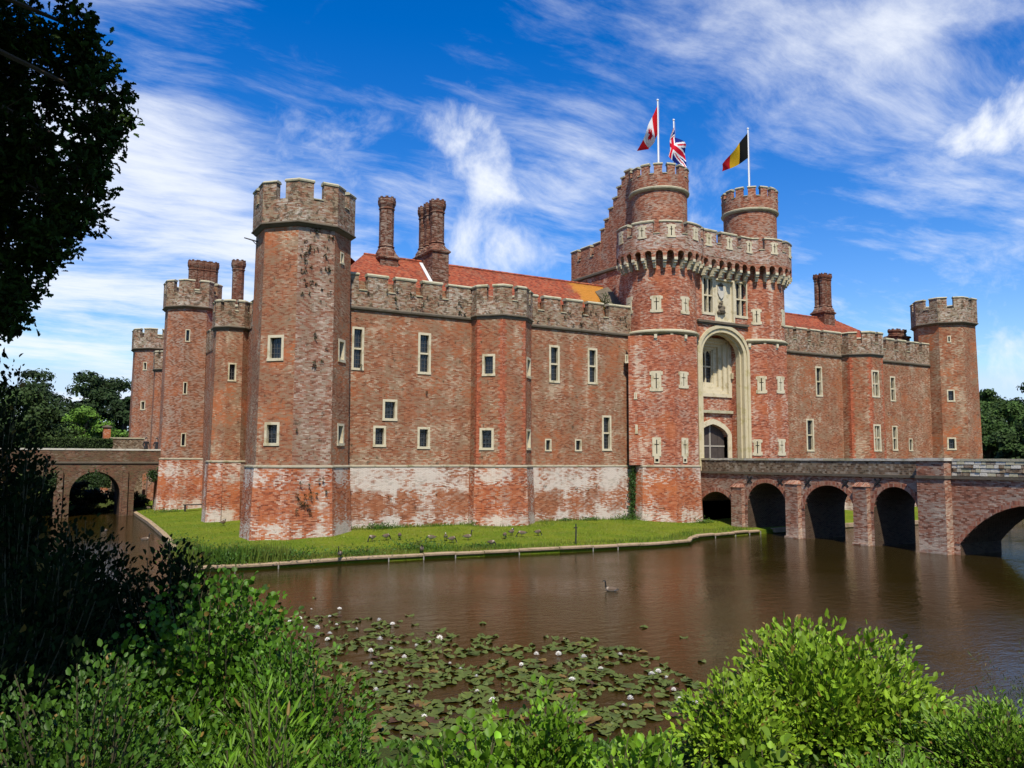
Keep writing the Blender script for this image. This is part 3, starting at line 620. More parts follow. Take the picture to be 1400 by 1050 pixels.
# facets: 0 south, 1 south-east, 7 south-west, 6 west
sw = octower('largest octagonal red brick corner tower, standing between the lawn corner and the long front', 0, 0, 2.66, CT, {
    7: [('w', (366, 458, 388, 493)), ('w', (361.5, 577, 382, 609))], 1: [('w', (462.5, 464, 471.6, 495)), ('w', (461, 579, 470, 609)), ('slit', (465.3, 345, 470, 361))]}, grey=0)
octower('octagonal brick corner tower at the far end of the front beyond the bridge', 64, 0, 2.66, CT, {7: [('w', (1294.6, 532.6, 1305.6, 549)), ('w', (1295, 598, 1307.4, 615)), ('slit', (1295, 459, 1300, 468))]}, mat='tower')
octower('distant octagonal corner tower by the people on the western bridge', 0, 63.2, 2.66, (.6, 18.1, 19.6, 20.6), {7: [('w', (195.6, 495, 201, 506)), ('w', (192, 548, 198.6, 560.5)), ('w', (189, 599, 197, 613))]}, mat='far', pmat='far')
octower('tall grey-brown octagonal tower beside the western bridge with three dark windows', -1., 31.8, 2.3, (.6, 18.3, 19.75, 20.75), {7: [('w', (250, 450, 260, 467)), ('w', (246, 522, 256, 539)), ('w', (243, 592, 254, 610))]}, mat='far', pmat='tplinth', name='flanking_tower', zp=4.9)
octower('slim lower octagonal turret between corner tower and tall grey-brown tower', -1.0, 14.2, 1.32, (.6, 14.2, 15.5, 16.2), {7: [('w', (307, 496, 323, 521))]}, mat='tower', pmat='tplinth', name='wall_turret', over=.14, zp=4.75)
octower('slim octagonal turret half hidden behind the tall grey-brown tower', -.8, 47.5, 1.35, (.6, 14.2, 15.5, 16.2), {}, mat='far', pmat='far', name='wall_turret', over=.14, zp=5.)
octower('octagonal brick turret projecting from the front left of the gatehouse', 13.38, .05, 2.1, (.75, 14.12, 15.25, 16.15), {
    7: [('w', (659.4, 484, 677, 513.7)), ('w', (655.7, 585, 675, 615))], 1: [('w', (720, 489, 725.5, 517)), ('w', (720, 586.6, 725.5, 615))]}, mat='wall', pmat='tplinth', name='wall_turret', over=.1, batter=.03, cat='turret', gap=.24, quoin=True)
octower('octagonal brick turret right of the gatehouse above the bridge, with two four-light windows', 50.5, .05, 2.1, (.75, 14.12, 15.25, 16.15), {
    0: [('w', (1187.5, 506, 1202, 543), 2, 2), ('w', (1190, 580, 1204.5, 617), 2, 2)]}, mat='wall', pmat='plinth', name='wall_turret', over=.1, batter=.03, cat='turret', gap=.24, quoin=True)

# ---- front ranges: wall, plinth, parapet and the tiled roof behind
def front_range(label, X0, X1, gapx, wins, merl, pm):
    t = thing('castle_range', label, 'building', ((X0+X1)/2, 0, .75)); S = Plane((X0, 0), (X1, 0)); hs = []
    for w in wins:
        if w[0] == 'slit': slit_window(t, S, w[1], hs)
        else: window(t, S, w[1], w[2], w[3], 'plain', hs)
    mb = MB(); panel(mb, S, 0, S.W, 4.55, 14.2, hs, zstep=3.3); mb.box(X0, X1, .6, 1.0, 4.5, 16.0); mb.build('wall', MAT['wall'], t)
    mb = MB(); Sp = Plane((X0, -.1), (X1, -.1), (4.55, .2), (-.14, 0)); panel(mb, Sp, 0, Sp.W, .2, 4.5, zstep=1.5, step=4); mb.build('plinth', MAT[pm], t)
    for a, b in gapx:
        n = max(1, int((b-a)/2.2))
        for i in range(n):
            x0 = a+(b-a)*i/n; x1 = a+(b-a)*(i+1)/n; dz = random.uniform(-.012, .012)
            mb = MB(); sweep(mb, [(x0+.01, 0), (x1-.01, 0)], loop([(.02, 4.44+dz), (.13, 4.47+dz), (.13, 4.53+dz), (.0, 4.61+dz), (-.05, 4.44+dz)])); mb.build('plinth_course', MAT['pstring'], t)
            mb = MB(); sweep(mb, [(x0+.01, 0), (x1-.01, 0)], loop([(0, 14.02+dz), (.13, 14.1+dz), (.15, 14.2+dz), (.06, 14.3+dz), (-.05, 14.3), (-.05, 14.02)])); mb.build('string_course', MAT['string'], t)
        parapet(t, [(a, -.03), (b, -.03)], False, [(max(m0-a, 0), min(m1-a, b-a)) for m0, m1 in merl if m1 > a+.05 and m0 < b-.05], 14.22, 15.27, 16.2)
    return t
wr = front_range('long red brick front range left of the gatehouse, with lead-glazed windows', 2.2, 25.2, ((2.5, 11.35), (15.4, 24.75)), [
    ('w', (481, 447, 497.5, 505.7), 1, 2), ('w', (523, 546, 543, 575), 1, 1), ('w', (510, 582, 527.6, 610.6), 1, 1), ('w', (571.4, 455, 589, 511.4), 1, 2), ('w', (570.6, 583.7, 587.7, 613.4), 1, 1),
    ('w', (750.6, 472, 765, 523), 1, 2), ('w', (803.4, 476, 816.6, 525), 1, 2), ('slit', (745, 600, 753.7, 616.6)), ('slit', (786, 600.6, 795, 616.6)), ('w', (823, 568, 835.7, 616), 1, 2)],
    [(2.5, 3.45), (4.04, 5.38), (5.9, 7.27), (7.77, 9.12), (9.6, 11.35), (15.4, 16.45), (17., 18.35), (18.87, 20.25), (20.77, 22.1), (22.62, 24.75)], 'plinth')
er = front_range('red brick front range right of the gatehouse behind the bridge', 39., 61.8, ((39.3, 48.5), (52.5, 61.4)), [
    ('w', (1115, 501, 1124, 542), 1, 2), ('w', (1102.5, 572.4, 1112.8, 617), 1, 2), ('w', (1217, 514.6, 1224, 548.5), 1, 2), ('w', (1220, 582, 1227, 616), 1, 2), ('slit', (1242.6, 599.4, 1247.8, 616.6))],
    [(39.3, 40.6), (41, 42.2), (42.65, 43.96), (44.43, 45.66), (46.12, 48.4), (52.5, 54.2), (54.8, 56.), (56.6, 57.8), (58.4, 59.8), (60.3, 61.4)], 'plinth')
def roof(t, X0, X1, hip0, hip1, mat, zr=18.88, ye=.9, yr=5., ze=15.0, yn=9.1, nsub=26):
    mb = MB()
    for j in range(nsub):                         # tile courses: each a small real step
        t0, t1 = j/nsub, (j+1)/nsub
        def line(tt, lift): y = ye+(yr-ye)*tt; z = ze+(zr-ze)*tt+lift; return [(X0+hip0*tt, y, z), (X1-hip1*tt, y, z)]
        a = line(t0, .035); b = line(t1, .0); mb.poly([a[0], a[1], b[1], b[0]], [(a[0][0], t0*5.7), (a[1][0], t0*5.7), (b[1][0], t1*5.7-.005), (b[0][0], t1*5.7-.005)])
        c = line(t1, .035); mb.poly([b[0], b[1], c[1], c[0]])
    r0, r1 = (X0+hip0, yr, zr), (X1-hip1, yr, zr); n0, n1 = (X0, yn, ze), (X1, yn, ze); s0, s1 = (X0, ye, ze), (X1, ye, ze)
    mb.poly([n1, n0, r0, r1]); mb.poly([n0, s0, r0]); mb.poly([s1, n1, r1]); o = mb.build('roof', MAT[mat], t)
    k = int((r1[0]-r0[0])/1.2)
    for i in range(k):
        x = r0[0]+(r1[0]-r0[0])*i/k; mb = MB(); mb.tube([(x, yr, zr-.02), (x+(r1[0]-r0[0])/k-.03, yr, zr-.02+random.uniform(0, .015))], .13, 6); mb.build('ridge_tile', MAT['roof'], o)
    return o
roof(wr, 2.0, 25.9, 3.6, 0., 'roofW'); roof(er, 38.3, 62.5, 0., 8.3, 'roof', zr=18.7)
mb = MB(); mb.poly([(24.1, .9, 15.25), (26.2, .9, 15.25), (26.2, 4.2, 18.9), (24.5, 4.2, 18.2)]); mb.build('valley_gutter', MAT['string'], wr)
# white lead flashing down the roof against the double chimney
# ---- western range and the far ranges that close the court
t = thing('castle_range', 'brick western range between the octagonal towers along the moat arm', 'building', (0, 31, .75)); S = Plane((0, 62), (0, 2))
mb = MB(); panel(mb, S, 0, S.W, .2, 15.3, zstep=4); mb.build('wall', MAT['far'], t)
parapet(t, [(-.05, 62), (-.05, 2)], False, [(i*1.9+.2, i*1.9+1.55) for i in range(31)], 14.3, 15.3, 16.2, sills=False)
mb = MB(); mb.poly([(.9, 4, 14.9), (.9, 60, 14.9), (5, 58, 18.8), (5, 6, 18.8)][::-1]); mb.poly([(9, 60, 14.9), (9, 4, 14.9), (5, 6, 18.8), (5, 58, 18.8)][::-1]); mb.build('roof', MAT['roof'], t)
t = thing('castle_range', 'plain brick range at the back of the castle court', 'building', (32, 60, .75)); mb = MB(); mb.box(2, 62, 57, 62, .2, 13.5); mb.build('wall', MAT['far'], t)
t = thing('castle_range', 'plain brick eastern range facing away from the bridge', 'building', (62, 31, .75)); mb = MB(); mb.box(59, 63.5, 6, 60, .2, 13.5); mb.build('wall', MAT['far'], t)

# ------------------------------------------------------------------ gatehouse
gate = thing('gatehouse', 'red brick gatehouse with two drums, tall stone arch and corbelled battlements', 'gatehouse', (32, -1, .7))
DL, DR = (27.35, -.2), (36.8, -.3); RD = 2.7
PL = {'oct': [((890, 507, 904.5, 535), 0), ((929, 508, 939.5, 531), 0), ((892, 598, 904, 633), 1), ((931.6, 598.6, 940.6, 633), 1), ((1035.5, 514, 1046.7, 538), 0), ((1062.7, 514.5, 1071, 538), 0), ((1030.6, 600.6, 1040.6, 623), 0), ((1064.4, 600, 1072.6, 623), 0)],
      'cyl': [(856.5, 406.5, 865, 430), (891, 404, 904, 427), (932, 405.5, 941, 429.5), (1029, 422.5, 1039.5, 444), (1065, 423, 1073, 446)]}
for c in (DL, DR):
    v = ngon(*c, RD); mb = MB(); mp = MB()
    for k in range(8):
        S = Plane(v[k], v[(k+1) % 8]); hs = []
        if c is DL and k == 7:
            for bx in ((854.7, 484.7, 859, 496), (867, 536.6, 871, 545.5), (868.5, 580.6, 872, 592.6)): slit_window(gate, S, bx, hs)
        panel(mb, S, 0, S.W, 4.6, 14.0, hs, zstep=2.5)
        for bx, tl in PL['oct']:
            if (bx[0] > 1000) == (c is DR) and k in (0, 1, 7):
                u, z = S.px((bx[0]+bx[2])/2, (bx[1]+bx[3])/2)
                if 0 < u < S.W: loop_plaque(gate, S, bx, bool(tl))
    mb.build('wall', MAT['drum'], gate)
    w = ngon(*c, RD+.10)
    for k in range(8): a, b = w[k], w[(k+1) % 8]; S = Plane(a, b, (4.6, .1), (-.14, -.06)); panel(mp, S, 0, S.W, .1, 4.5, zstep=1.2)
    mp.build('plinth', MAT['tplinth'], gate)
    mb = MB(); sweep(mb, v, loop([(.06, 4.44), (.14, 4.47), (.14, 4.53), (.02, 4.61), (-.1, 4.61), (-.1, 4.44)]), True); mb.build('plinth_course', MAT['pstring'], gate)
    ring = ngon(*c, RD, 64, inr=False); mb = MB(); sweep(mb, ring, loop([(-.25, 13.98), (.06, 14.12), (.2, 14.24), (.2, 14.33), (.06, 14.44), (-.25, 14.44)]), True, smooth=False); mb.build('ring_course', MAT['coping'], gate)
    S = Cyl(*c, RD)
    for a in range(-150, 151, 24):
        mb = MB(); u = R_(a+6)*RD; sbox(mb, S, u-.1, u+.1, 13.78, 14.06, -.3, .12); sbox(mb, S, u-.1, u+.1, 13.62, 13.78, -.3, .02); mb.build('bracket', MAT['corbel'], gate)
    mb = MB(); C = 2*math.pi*RD; panel(mb, S, -C/2, C/2, 14.4, 20.9, step=C/64, zstep=3.5); mb.build('drum', MAT['drum'], gate)
    for bx in PL['cyl']:
        if (bx[0] > 1000) == (c is DR): loop_plaque(gate, S, bx)
# centre bay: great arch, its recess, the window and the door in it
SC = Plane((28.9, -2.), (35.1, -2.)); hs = []
niche = dict(u0=29.88-28.9, u1=34.2-28.9, z0=3.9, z1=14.75, arch=1.75, depth=1.3); hs.append(dict(niche, u0=niche['u0']-.2, u1=niche['u1']+.2, z1=14.95, arch=1.95))
for bx in ((959.5, 376.7, 976.7, 430), (1003.8, 384, 1022.9, 435)): window(gate, SC, bx, 2, 2, 'arched', hs, fwid=.2, depth=.3)
u0, z0 = SC.px(977.3, 441.5); u1, z1 = SC.px(1003.3, 382.5); z0 = SC.px(990, 442)[1]; z1 = SC.px(990, 382)[1]
hs.append(dict(u0=u0, u1=u1, z0=z0, z1=z1, depth=.2))
mb = MB(); panel(mb, SC, .3, 5.9, .2, 20.5, hs, reveal=None); mb.build('centre_wall', MAT['drum'], gate)
mb = MB(); sbox(mb, SC, u0, u1, z0, z1, -.35, -.16)
for a, b in ((u0, u0+.14), (u1-.14, u1)): sbox(mb, SC, a, b, z0, z1, -.2, .05)
for a, b in ((z0, z0+.16), (z1-.14, z1)): sbox(mb, SC, u0+.14, u1-.14, a, b, -.2, .06)
cp = mb.build('carved_panel', MAT['stone'], gate); uc = (u0+u1)/2-.25
mb = MB(); zc = z0+(z1-z0)*.70; wq = .34                      # shield
P = [(-wq, .42), (wq, .42), (wq, -.05), (wq*.6, -.35), (0, -.52), (-wq*.6, -.35), (-wq, -.05)]
mb.poly([SC.M(uc+a, zc+b, -.06) for a, b in P[::-1]][::-1])
for (a, b), (c2, d) in zip(P, P[1:]+P[:1]): mb.poly([SC.M(uc+a, zc+b, -.06), SC.M(uc+c2, zc+d, -.06), SC.M(uc+c2, zc+d, -.17), SC.M(uc+a, zc+b, -.17)])
mb.build('shield', MAT['white_stone'], cp)
mb = MB()                                                    # carved beast below, weathered: rounded lumps
for a, b, r in ((0, -1.35, .3), (.16, -1.1, .2), (-.15, -1.0, .17), (-.05, -.78, .16), (.27, -1.45, .15), (-.28, -1.5, .16), (.1, -.62, .09), (-.2, .62, .1), (.18, .66, .1), (0, .72, .13)):
    p = SC.M(uc+a, zc+b-.1, -.10)
    mb.tube([p+np.array([0, 0, -r]), p+np.array([0, 0, -r*.6]), p, p+np.array([0, 0, r*.6]), p+np.array([0, 0, r])], [r*.1, r*.75, r, r*.75, r*.1], 8)
mb.build('carved_beast', MAT['string'], cp)
mb = MB(); sbox(mb, SC, .45, 5.75, 15.36, 15.52, -.05, .22); sbox(mb, SC, .5, 5.7, 15.24, 15.36, -.05, .12); mb.build('label_mould', MAT['string'], gate)
for wd, d0, d1, n_, g in ((.5, -.6, .02, 'arch_order', 0), (.26, -.6, .12, 'arch_hood', .3)):
    h = dict(niche); h['u0'] -= g; h['u1'] += g; h['z1'] += g; h['arch'] += g; h['z0'] = 4.2
    mb = MB(); archring(mb, SC, h, wd, d0, d1); mb.build(n_, MAT['arch_stone'], gate)
h = dict(niche); h['u0'] += .14; h['u1'] -= .14; h['z1'] -= .14; h['arch'] -= .1; h['z0'] = 4.2
mb = MB(); archring(mb, SC, h, .2, -.7, -.28); mb.build('arch_order', MAT['arch_stone'], gate)
SB = Plane((29.5, -.7), (34.6, -.7)); bh = []
dz1 = SB.px(980, 580)[1]; door = dict(u0=1.0, u1=4.1, z0=4.0, z1=dz1, arch=.95, shape='tudor', depth=.5); bh.append(door)
wz1, wz0 = SB.px(980, 463)[1], SB.px(980, 543)[1]; bh.append(dict(u0=.5, u1=4.6, z0=wz0, z1=wz1, depth=.95))
mb = MB(); panel(mb, SB, .3, 4.8, 3.9, 14.9, bh); mb.build('recess_wall', MAT['drum'], gate)
mb = MB(); archring(mb, SB, door, .42, -.5, .08); mb.build('door_surround', MAT['stone'], gate)
mb = MB(); lz = SB.px(980, 563)[1]; sbox(mb, SB, .35, 4.7, lz-.12, lz+.1, -.1, .2); mb.build('ledge', MAT['coping'], gate)
dr = None
for i in range(9):
    mb = MB(); a = 1.0+3.1*i/9; sbox(mb, SB, a+.008, a+3.1/9-.008, 4., dz1, -.42+.01*(i % 2), -.36+.012*(i % 2))
    if dr is None: dr = mb.build('door', MAT['oak'], gate)
    else: mb.build('plank', MAT['oak'], dr)
mb = MB(); sbox(mb, SB, 2.48, 2.62, 4., dz1, -.36, -.30); sbox(mb, SB, 1., 4.1, 6.0, 6.12, -.345, -.31); mb.build('door_rail', MAT['wood'], dr)
# stepped stone frame of the recess window
wn0, wn1 = SB.px(980, 524)[1], SB.px(980, 477)[1]; iu0, iu1 = 1.88, 3.22; mb = MB()
O = (.5, 4.6, wz0, wz1); I = (iu0, iu1, wn0, wn1); K = 4
for k in range(K):
    a = [O[i]+(I[i]-O[i])*k/K for i in range(4)]; b = [O[i]+(I[i]-O[i])*(k+1)/K for i in range(4)]; d = .1-.2*k; d2 = .1-.2*(k+1)
    A = lambda q, dd: [SB.M(q[0], q[2], dd), SB.M(q[1], q[2], dd), SB.M(q[1], q[3], dd), SB.M(q[0], q[3], dd)]
    o1, i1, i2 = A(a, d), A(b, d), A(b, d2)
    for e in range(4): f = (e+1) % 4; mb.poly([o1[e], o1[f], i1[f], i1[e]]); mb.poly([i1[e], i1[f], i2[f], i2[e]])
o1, o2 = A(O, .1), A(O, -.1)
for e in range(4): f = (e+1) % 4; mb.poly([o2[e], o2[f], o1[f], o1[e]])
fr = mb.build('window_surround', MAT['stone'], gate)
window(gate, S_off(SB, -.62), (iu0, wn0, iu1, wn1), 2, 2, 'arched', None, px=False, fwid=.1, depth=.2)
mb = MB(); sbox(mb, SB, 4.45, 4.95, 11.35, 11.8, -.1, .3); mb.build('stone_block', MAT['stone'], gate)
# body behind
mb = MB(); mb.box(25.75, 38.5, .3, 9.3, .3, 20.6); mb.build('body', MAT['drum'], gate)
mb = MB(); sweep(mb, [(25.75, 9.3), (25.75, 1.5)], loop([(0, 19.86), (.14, 19.95), (.14, 20.1), (0, 20.2)])); mb.build('string_course', MAT['string'], gate)
parapet(gate, [(38.5, 9.25), (25.72, 9.25), (25.72, 5.1)], False, [(12.3, 13.7), (14.2, 15.5), (16., 16.9), (10, 11.8), (7.6, 9.4), (5.2, 7), (2.8, 4.6), (.4, 2.2)], 20.1, 21.6, 22.5, mat='turret')
Sx = 25.74; st = [(5.1, 23.5), (4.57, 24.2), (3.98, 24.95), (3.43, 25.65), (2.88, 26.4), (2.35, 27.0), (1.9, 27.4), (1.2, 27.4)]
for (ya, za), (yb, zb2) in zip(st, st[1:]):
    mb = MB(); mb.box(Sx, Sx+.55, yb, ya, 20.1, za); mb.build('stair_wall', MAT['turret'], gate)
    mb = MB(); mb.box(Sx-.06, Sx+.6, yb-.03, ya+.08, za, za+.12); mb.build('coping', MAT['coping'], gate)
mb = MB(); mb.box(26.3, 38, .3, 9, 20.6, 20.9); mb.build('roof_deck', MAT['leadroof'], gate)
# corbelled battlement round the drums and across the front
RM = 3.33; def_arc = lambda c, a0, a1, n: [(c[0]+RM*math.sin(a), c[1]-RM*math.cos(a)) for a in np.linspace(a0, a1, n)]
aL = math.acos((-.2+2.78)/RM); aR = math.acos((-.3+2.78)/RM)
mp = def_arc(DL, R_(-118), aL, 34)+def_arc(DR, -aR, R_(118), 34); PM = Path(mp); nb = int(round(PM.W/.80)); bw = PM.W/nb
mb = MB(); hs = [dict(u0=i*bw+.15, u1=(i+1)*bw-.15, z0=19.55, z1=20.12, arch=.26, depth=.5) for i in range(nb)]
panel(mb, PM, 0, PM.W, 19.55, 20.3, hs, step=.3); mach = mb.build('machicolation', MAT['turret'], gate)
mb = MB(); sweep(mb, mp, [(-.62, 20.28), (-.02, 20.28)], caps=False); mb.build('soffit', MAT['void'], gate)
for i in range(nb+1):
    u = min(max(i*bw, .12), PM.W-.12); mb = MB()
    sbox(mb, PM, u-.13, u+.13, 19.42, 19.62, -.72, .03); sbox(mb, PM, u-.12, u+.12, 19.26, 19.42, -.72, -.06)
    sbox(mb, PM, u-.12, u+.12, 19.08, 19.26, -.72, -.28); sbox(mb, PM, u-.11, u+.11, 18.92, 19.08, -.72, -.36); mb.build('corbel', MAT['corbel'], mach)
k = int(round((PM.W)/2.15)); pt = PM.W/k
par_ = parapet(gate, mp, False, [(i*pt+.25, (i+1)*pt-.25) for i in range(k)], 20.26, 21.35, 22.2, th=.4, mat='gparapet')
for i in range(k):
    u = (i+.5)*pt; loop_plaque(gate, PM, (u-.25, 21.05, u+.25, 22.0), px=False)['label'] = 'weathered stone plaque with a cross slit'
# ---- the two round turrets on the drums
def round_turret(label, c, zb):
    t = thing('round_turret', label, 'turret', (*c, zb)); R = 2.13; S = Cyl(*c, R); C = 2*math.pi*R; mb = MB(); panel(mb, S, -C/2, C/2, zb, 25.2, step=C/56, zstep=2.5); mb.build('wall', MAT['turret'], t)
    pts = ngon(*c, R, 56, inr=False); mb = MB(); sweep(mb, pts, loop([(-.05, 24.98), (.05, 25.0), (.17, 25.1), (.19, 25.2), (.12, 25.28), (-.05, 25.28)]), True); mb.build('string_course', MAT['coping'], t)
    q = ngon(*c, R+.13, 56, inr=False); Lq = 56*np.linalg.norm(np.array(q[0])-q[1]); n = 14; p = Lq/n
    parapet(t, q, True, [(i*p+.2, (i+1)*p-.2) for i in range(n)], 25.26, 26.2, 26.88, th=.35, mat='turret', over=.04)
    mb = MB(); mb.poly([(x, y, 25.4) for x, y in ngon(*c, R, 24, inr=False)]); mb.build('roof_deck', MAT['leadroof'], t); return t
round_turret('round brick turret carrying the red and white flag beside the stepped stair wall', DL, 20.9)
round_turret('round brick turret carrying the black, yellow and red flag', (37.25, -.1), 20.9)
for px, py, wh in ((1022, 338, 'below the black, yellow and red flag turret'), (972, 329, 'between the two drums')):
    u, z = PM.W*.5, 0; p = atY(px, py, -2.4); t = thing('floodlight', 'small dark floodlight in a battlement gap '+wh, 'floodlight', (p[0], -2.55, 21.36), 'floodlights on the gatehouse battlement')
    mb = MB(); mb.hexa([(p[0]-.2, -2.75, 21.6), (p[0]+.2, -2.75, 21.6), (p[0]+.16, -2.5, 21.66), (p[0]-.16, -2.5, 21.66)], [(p[0]-.2, -2.7, 21.9), (p[0]+.2, -2.7, 21.9), (p[0]+.16, -2.45, 21.88), (p[0]-.16, -2.45, 21.88)]); mb.build('lamp_housing', MAT['iron'], t)
    mb = MB(); mb.tube([(p[0], -2.55, 21.36), (p[0], -2.58, 21.65)], .04, 6); mb.build('bracket', MAT['iron'], t)

# ------------------------------------------------------------------ chimneys
def chimney(label, bx, zb, z1, z2, z3, z4, shafts, n=8, plain_cap=False):
    x0, x1, y0, y1 = bx; t = thing('chimney', label, 'chimney', ((x0+x1)/2, (y0+y1)/2, zb))
    mb = MB(); mb.box(x0, x1, y0, y1, zb, z1); mb.build('base', MAT['chimney'], t)
    sq = [(x0, y0), (x1, y0), (x1, y1), (x0, y1)]
    mb = MB(); sweep(mb, sq, loop([(-.02, z1-.12), (.10, z1-.02), (.12, z1+.06), (.04, z1+.14), (-.3, z1+(z2-z1)*.75), (-.3, z1-.12)]), True); mb.poly([(x0+.2, y0+.2, z1+(z2-z1)*.7), (x1-.2, y0+.2, z1+(z2-z1)*.7), (x1-.2, y1-.2, z1+(z2-z1)*.7), (x0+.2, y1-.2, z1+(z2-z1)*.7)]); mb.build('weathering', MAT['chimney'], t)
    for x, y, r in shafts:
        mb = MB(); sweep(mb, ngon(x, y, r, n), [(.22, z1+.1), (.2, z1+(z2-z1)*.45), (.02, z2-.08), (.08, z2), (0., z2+.08), (0, z3), (.05, z3+.03), (.05, z3+.1), (0., z3+.14), (.04, z3+(z4-z3)*.3), (.10, z3+(z4-z3)*.5), (.11, z4-.12), (.08, z4-.1), (.08, z4), (-.12, z4), (-.14, z4-.4)], True)
        s = mb.build('shaft', MAT['chimney'], t)
        pts = facet_path(x, y, r+.08, n); sd_ = 2*(r+.08)*math.tan(math.pi/n)
        for i in range(n):
            mb = MB(); sweep(mb, subpath(pts, i*sd_+sd_*.25, i*sd_+sd_*.75, True), loop([(0, z4-.02), (0, z4+.09), (-.16, z4+.09), (-.16, z4-.02)])); mb.build('cap_merlon', MAT['chimney'], s)
    return t
chimney('single octagonal brick chimney on the roof nearest the corner tower', (6.45, 7.75, 4.1, 5.4), 15, 18.6, 19.5, 22.1, 22.9, [(7.1, 4.75, .47)])
c2 = chimney('row of three octagonal brick chimney shafts with white flashing on the roof', (9.85, 11.1, 3.1, 6.2), 15, 19.3, 20.0, 22.15, 23.0, [(10.48, 3.75, .46), (10.48, 4.7, .46), (10.48, 5.65, .46)])
mb = MB(); mb.box(9.70, 9.83, 2.4, 5.6, 16.5, 16.52); mb.v = []; mb.f = []; mb.uv = []; mb.sm = []
for y0, y1 in ((2.2, 3.0), (3.0, 3.9), (3.9, 4.75)):
    z = lambda y: 15+(18.88-15)*(y-.9)/4.1; mb.hexa([(9.6, y0, z(y0)+.05), (9.84, y0, z(y0)+.05), (9.84, y1, z(y1)+.05), (9.6, y1, z(y1)+.05)], [(9.6, y0, z(y0)+.12), (9.84, y0, z(y0)+.12), (9.84, y1, z(y1)+.12), (9.6, y1, z(y1)+.12)])
mb.build('flashing', MAT['lead'], c2)
chimney('cluster of octagonal brick chimney shafts on the roof right of the gatehouse', (51.5, 53.0, 4.1, 5.6), 15, 19.1, 19.8, 22.3, 22.9, [(51.95, 4.5, .31), (52.6, 4.5, .31), (51.95, 5.15, .31), (52.6, 5.15, .31)])
chimney('low broad brick chimney peeping over the roof beside the far corner tower', (61.6, 63.6, 3.4, 4.8), 14.5, 17.5, 17.8, 17.95, 18.25, [(62.1, 4.1, .5), (63.1, 4.1, .5)])
a, b = atY(258, 370, 38), atY(299, 370, 38); zt = atY(278, 357, 38)[2]
chimney('broad dark crenellated chimney stack rising behind the tall grey-brown tower', (a[0]+.1, b[0]-.1, 37.4, 39), 15, 19.5, 20.2, zt-1.0, zt-.1, [(a[0]+.55+i*(b[0]-a[0]-1.1)/3, 38.2, .5) for i in range(4)])
a, b = atY(316, 370, 22), atY(336, 370, 22); zt = atY(326, 356, 22)[2]; r = (b[0]-a[0])/2
chimney('single dark octagonal chimney behind the slim western turret', (a[0]-.1, b[0]+.1, 21.3, 22.7), 14, 16.2, 16.9, zt-.9, zt-.1, [((a[0]+b[0])/2, 22, r-.14)])

# ------------------------------------------------------------------ bridges
def barrel_bridge(t, S, width, zlo, zstring, ztop, arches, mat, ends, pm='bpar', zd=None, cm=None):
    """arched brick bridge: S is the near face, the barrels run through to the far face"""
    mb = MB(); u0, u1 = ends
    hs = [dict(u0=a, u1=b, z0=zlo, z1=z, arch=r, depth=width, shape=s) for a, b, z, r, s in arches]
    panel(mb, S, u0, u1, zlo, zstring, hs, zstep=99, reveal=MB()); mb.build('face', MAT[mat], t)
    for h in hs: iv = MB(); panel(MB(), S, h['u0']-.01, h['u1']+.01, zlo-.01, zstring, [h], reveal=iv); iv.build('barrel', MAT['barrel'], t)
    far = MB(); fs = S_off(S, -width); tmp = MB(); panel(far, fs, u0, u1, zlo, zstring, hs, reveal=tmp); far.f = [f[::-1] for f in far.f]; far.uv = [u[::-1] for u in far.uv]; far.build('face', MAT[mat], t)
    for h in hs:
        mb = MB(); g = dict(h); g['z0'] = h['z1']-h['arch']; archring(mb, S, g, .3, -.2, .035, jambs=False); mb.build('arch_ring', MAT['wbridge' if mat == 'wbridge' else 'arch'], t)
    zd = zd or zstring-.05; mb = MB(); mb.poly([S.M(u0, zd, -.3), S.M(u1, zd, -.3), S.M(u1, zd, -width+.3), S.M(u0, zd, -width+.3)]); mb.build('deck', MAT['kerb'], t)
    for k, (d0, d1) in enumerate(((-.36, 0.), (-width, -width+.36))):
        mb = MB(); sbox(mb, S, u0, u1, zstring, ztop-.12, d0, d1); mb.build('parapet', MAT[pm], t)
        n = int((u1-u0)/1.1)
        for i in range(n):
            a = u0+(u1-u0)*i/n; b = u0+(u1-u0)*(i+1)/n; mb = MB(); z = ztop-.12+random.uniform(0, .02); sbox(mb, S, a+.008, b-.008, z, z+.13, d0-.05, d1+.05); mb.build('coping_stone', MAT[cm] if cm else MAT['coping'] if random.random() < .7 else MAT['white_stone'], t)
    mb = MB(); sbox(mb, S, u0, u1, zstring-.09, zstring+.06, -.05, .1); mb.build('string_course', MAT['string'], t)
sb = thing('arched_bridge', 'brick bridge of several arches crossing the moat to the gatehouse door', 'bridge', (32, -20, 0))
SBR = Plane((29.5, -1.95), (29.5, -46)); Yu = lambda y: -1.95-y
barrel_bridge(sb, SBR, 3.9, -1.3, 4.12, 5.1, [(.05, 3.25, 2.72, .75, 'segment'), (Yu(-6.55), Yu(-9.95), 3.47, 1.55, 'round'), (Yu(-11.4), Yu(-15.1), 3.45, 1.55, 'round'), (Yu(-16.4), Yu(-19.25), 3.5, 1.5, 'round'), (Yu(-21.55), Yu(-29.2), 2.8, 2.2, 'segment'), (Yu(-32), Yu(-39.5), 2.8, 2.2, 'segment')], 'bridge', (0, 44))
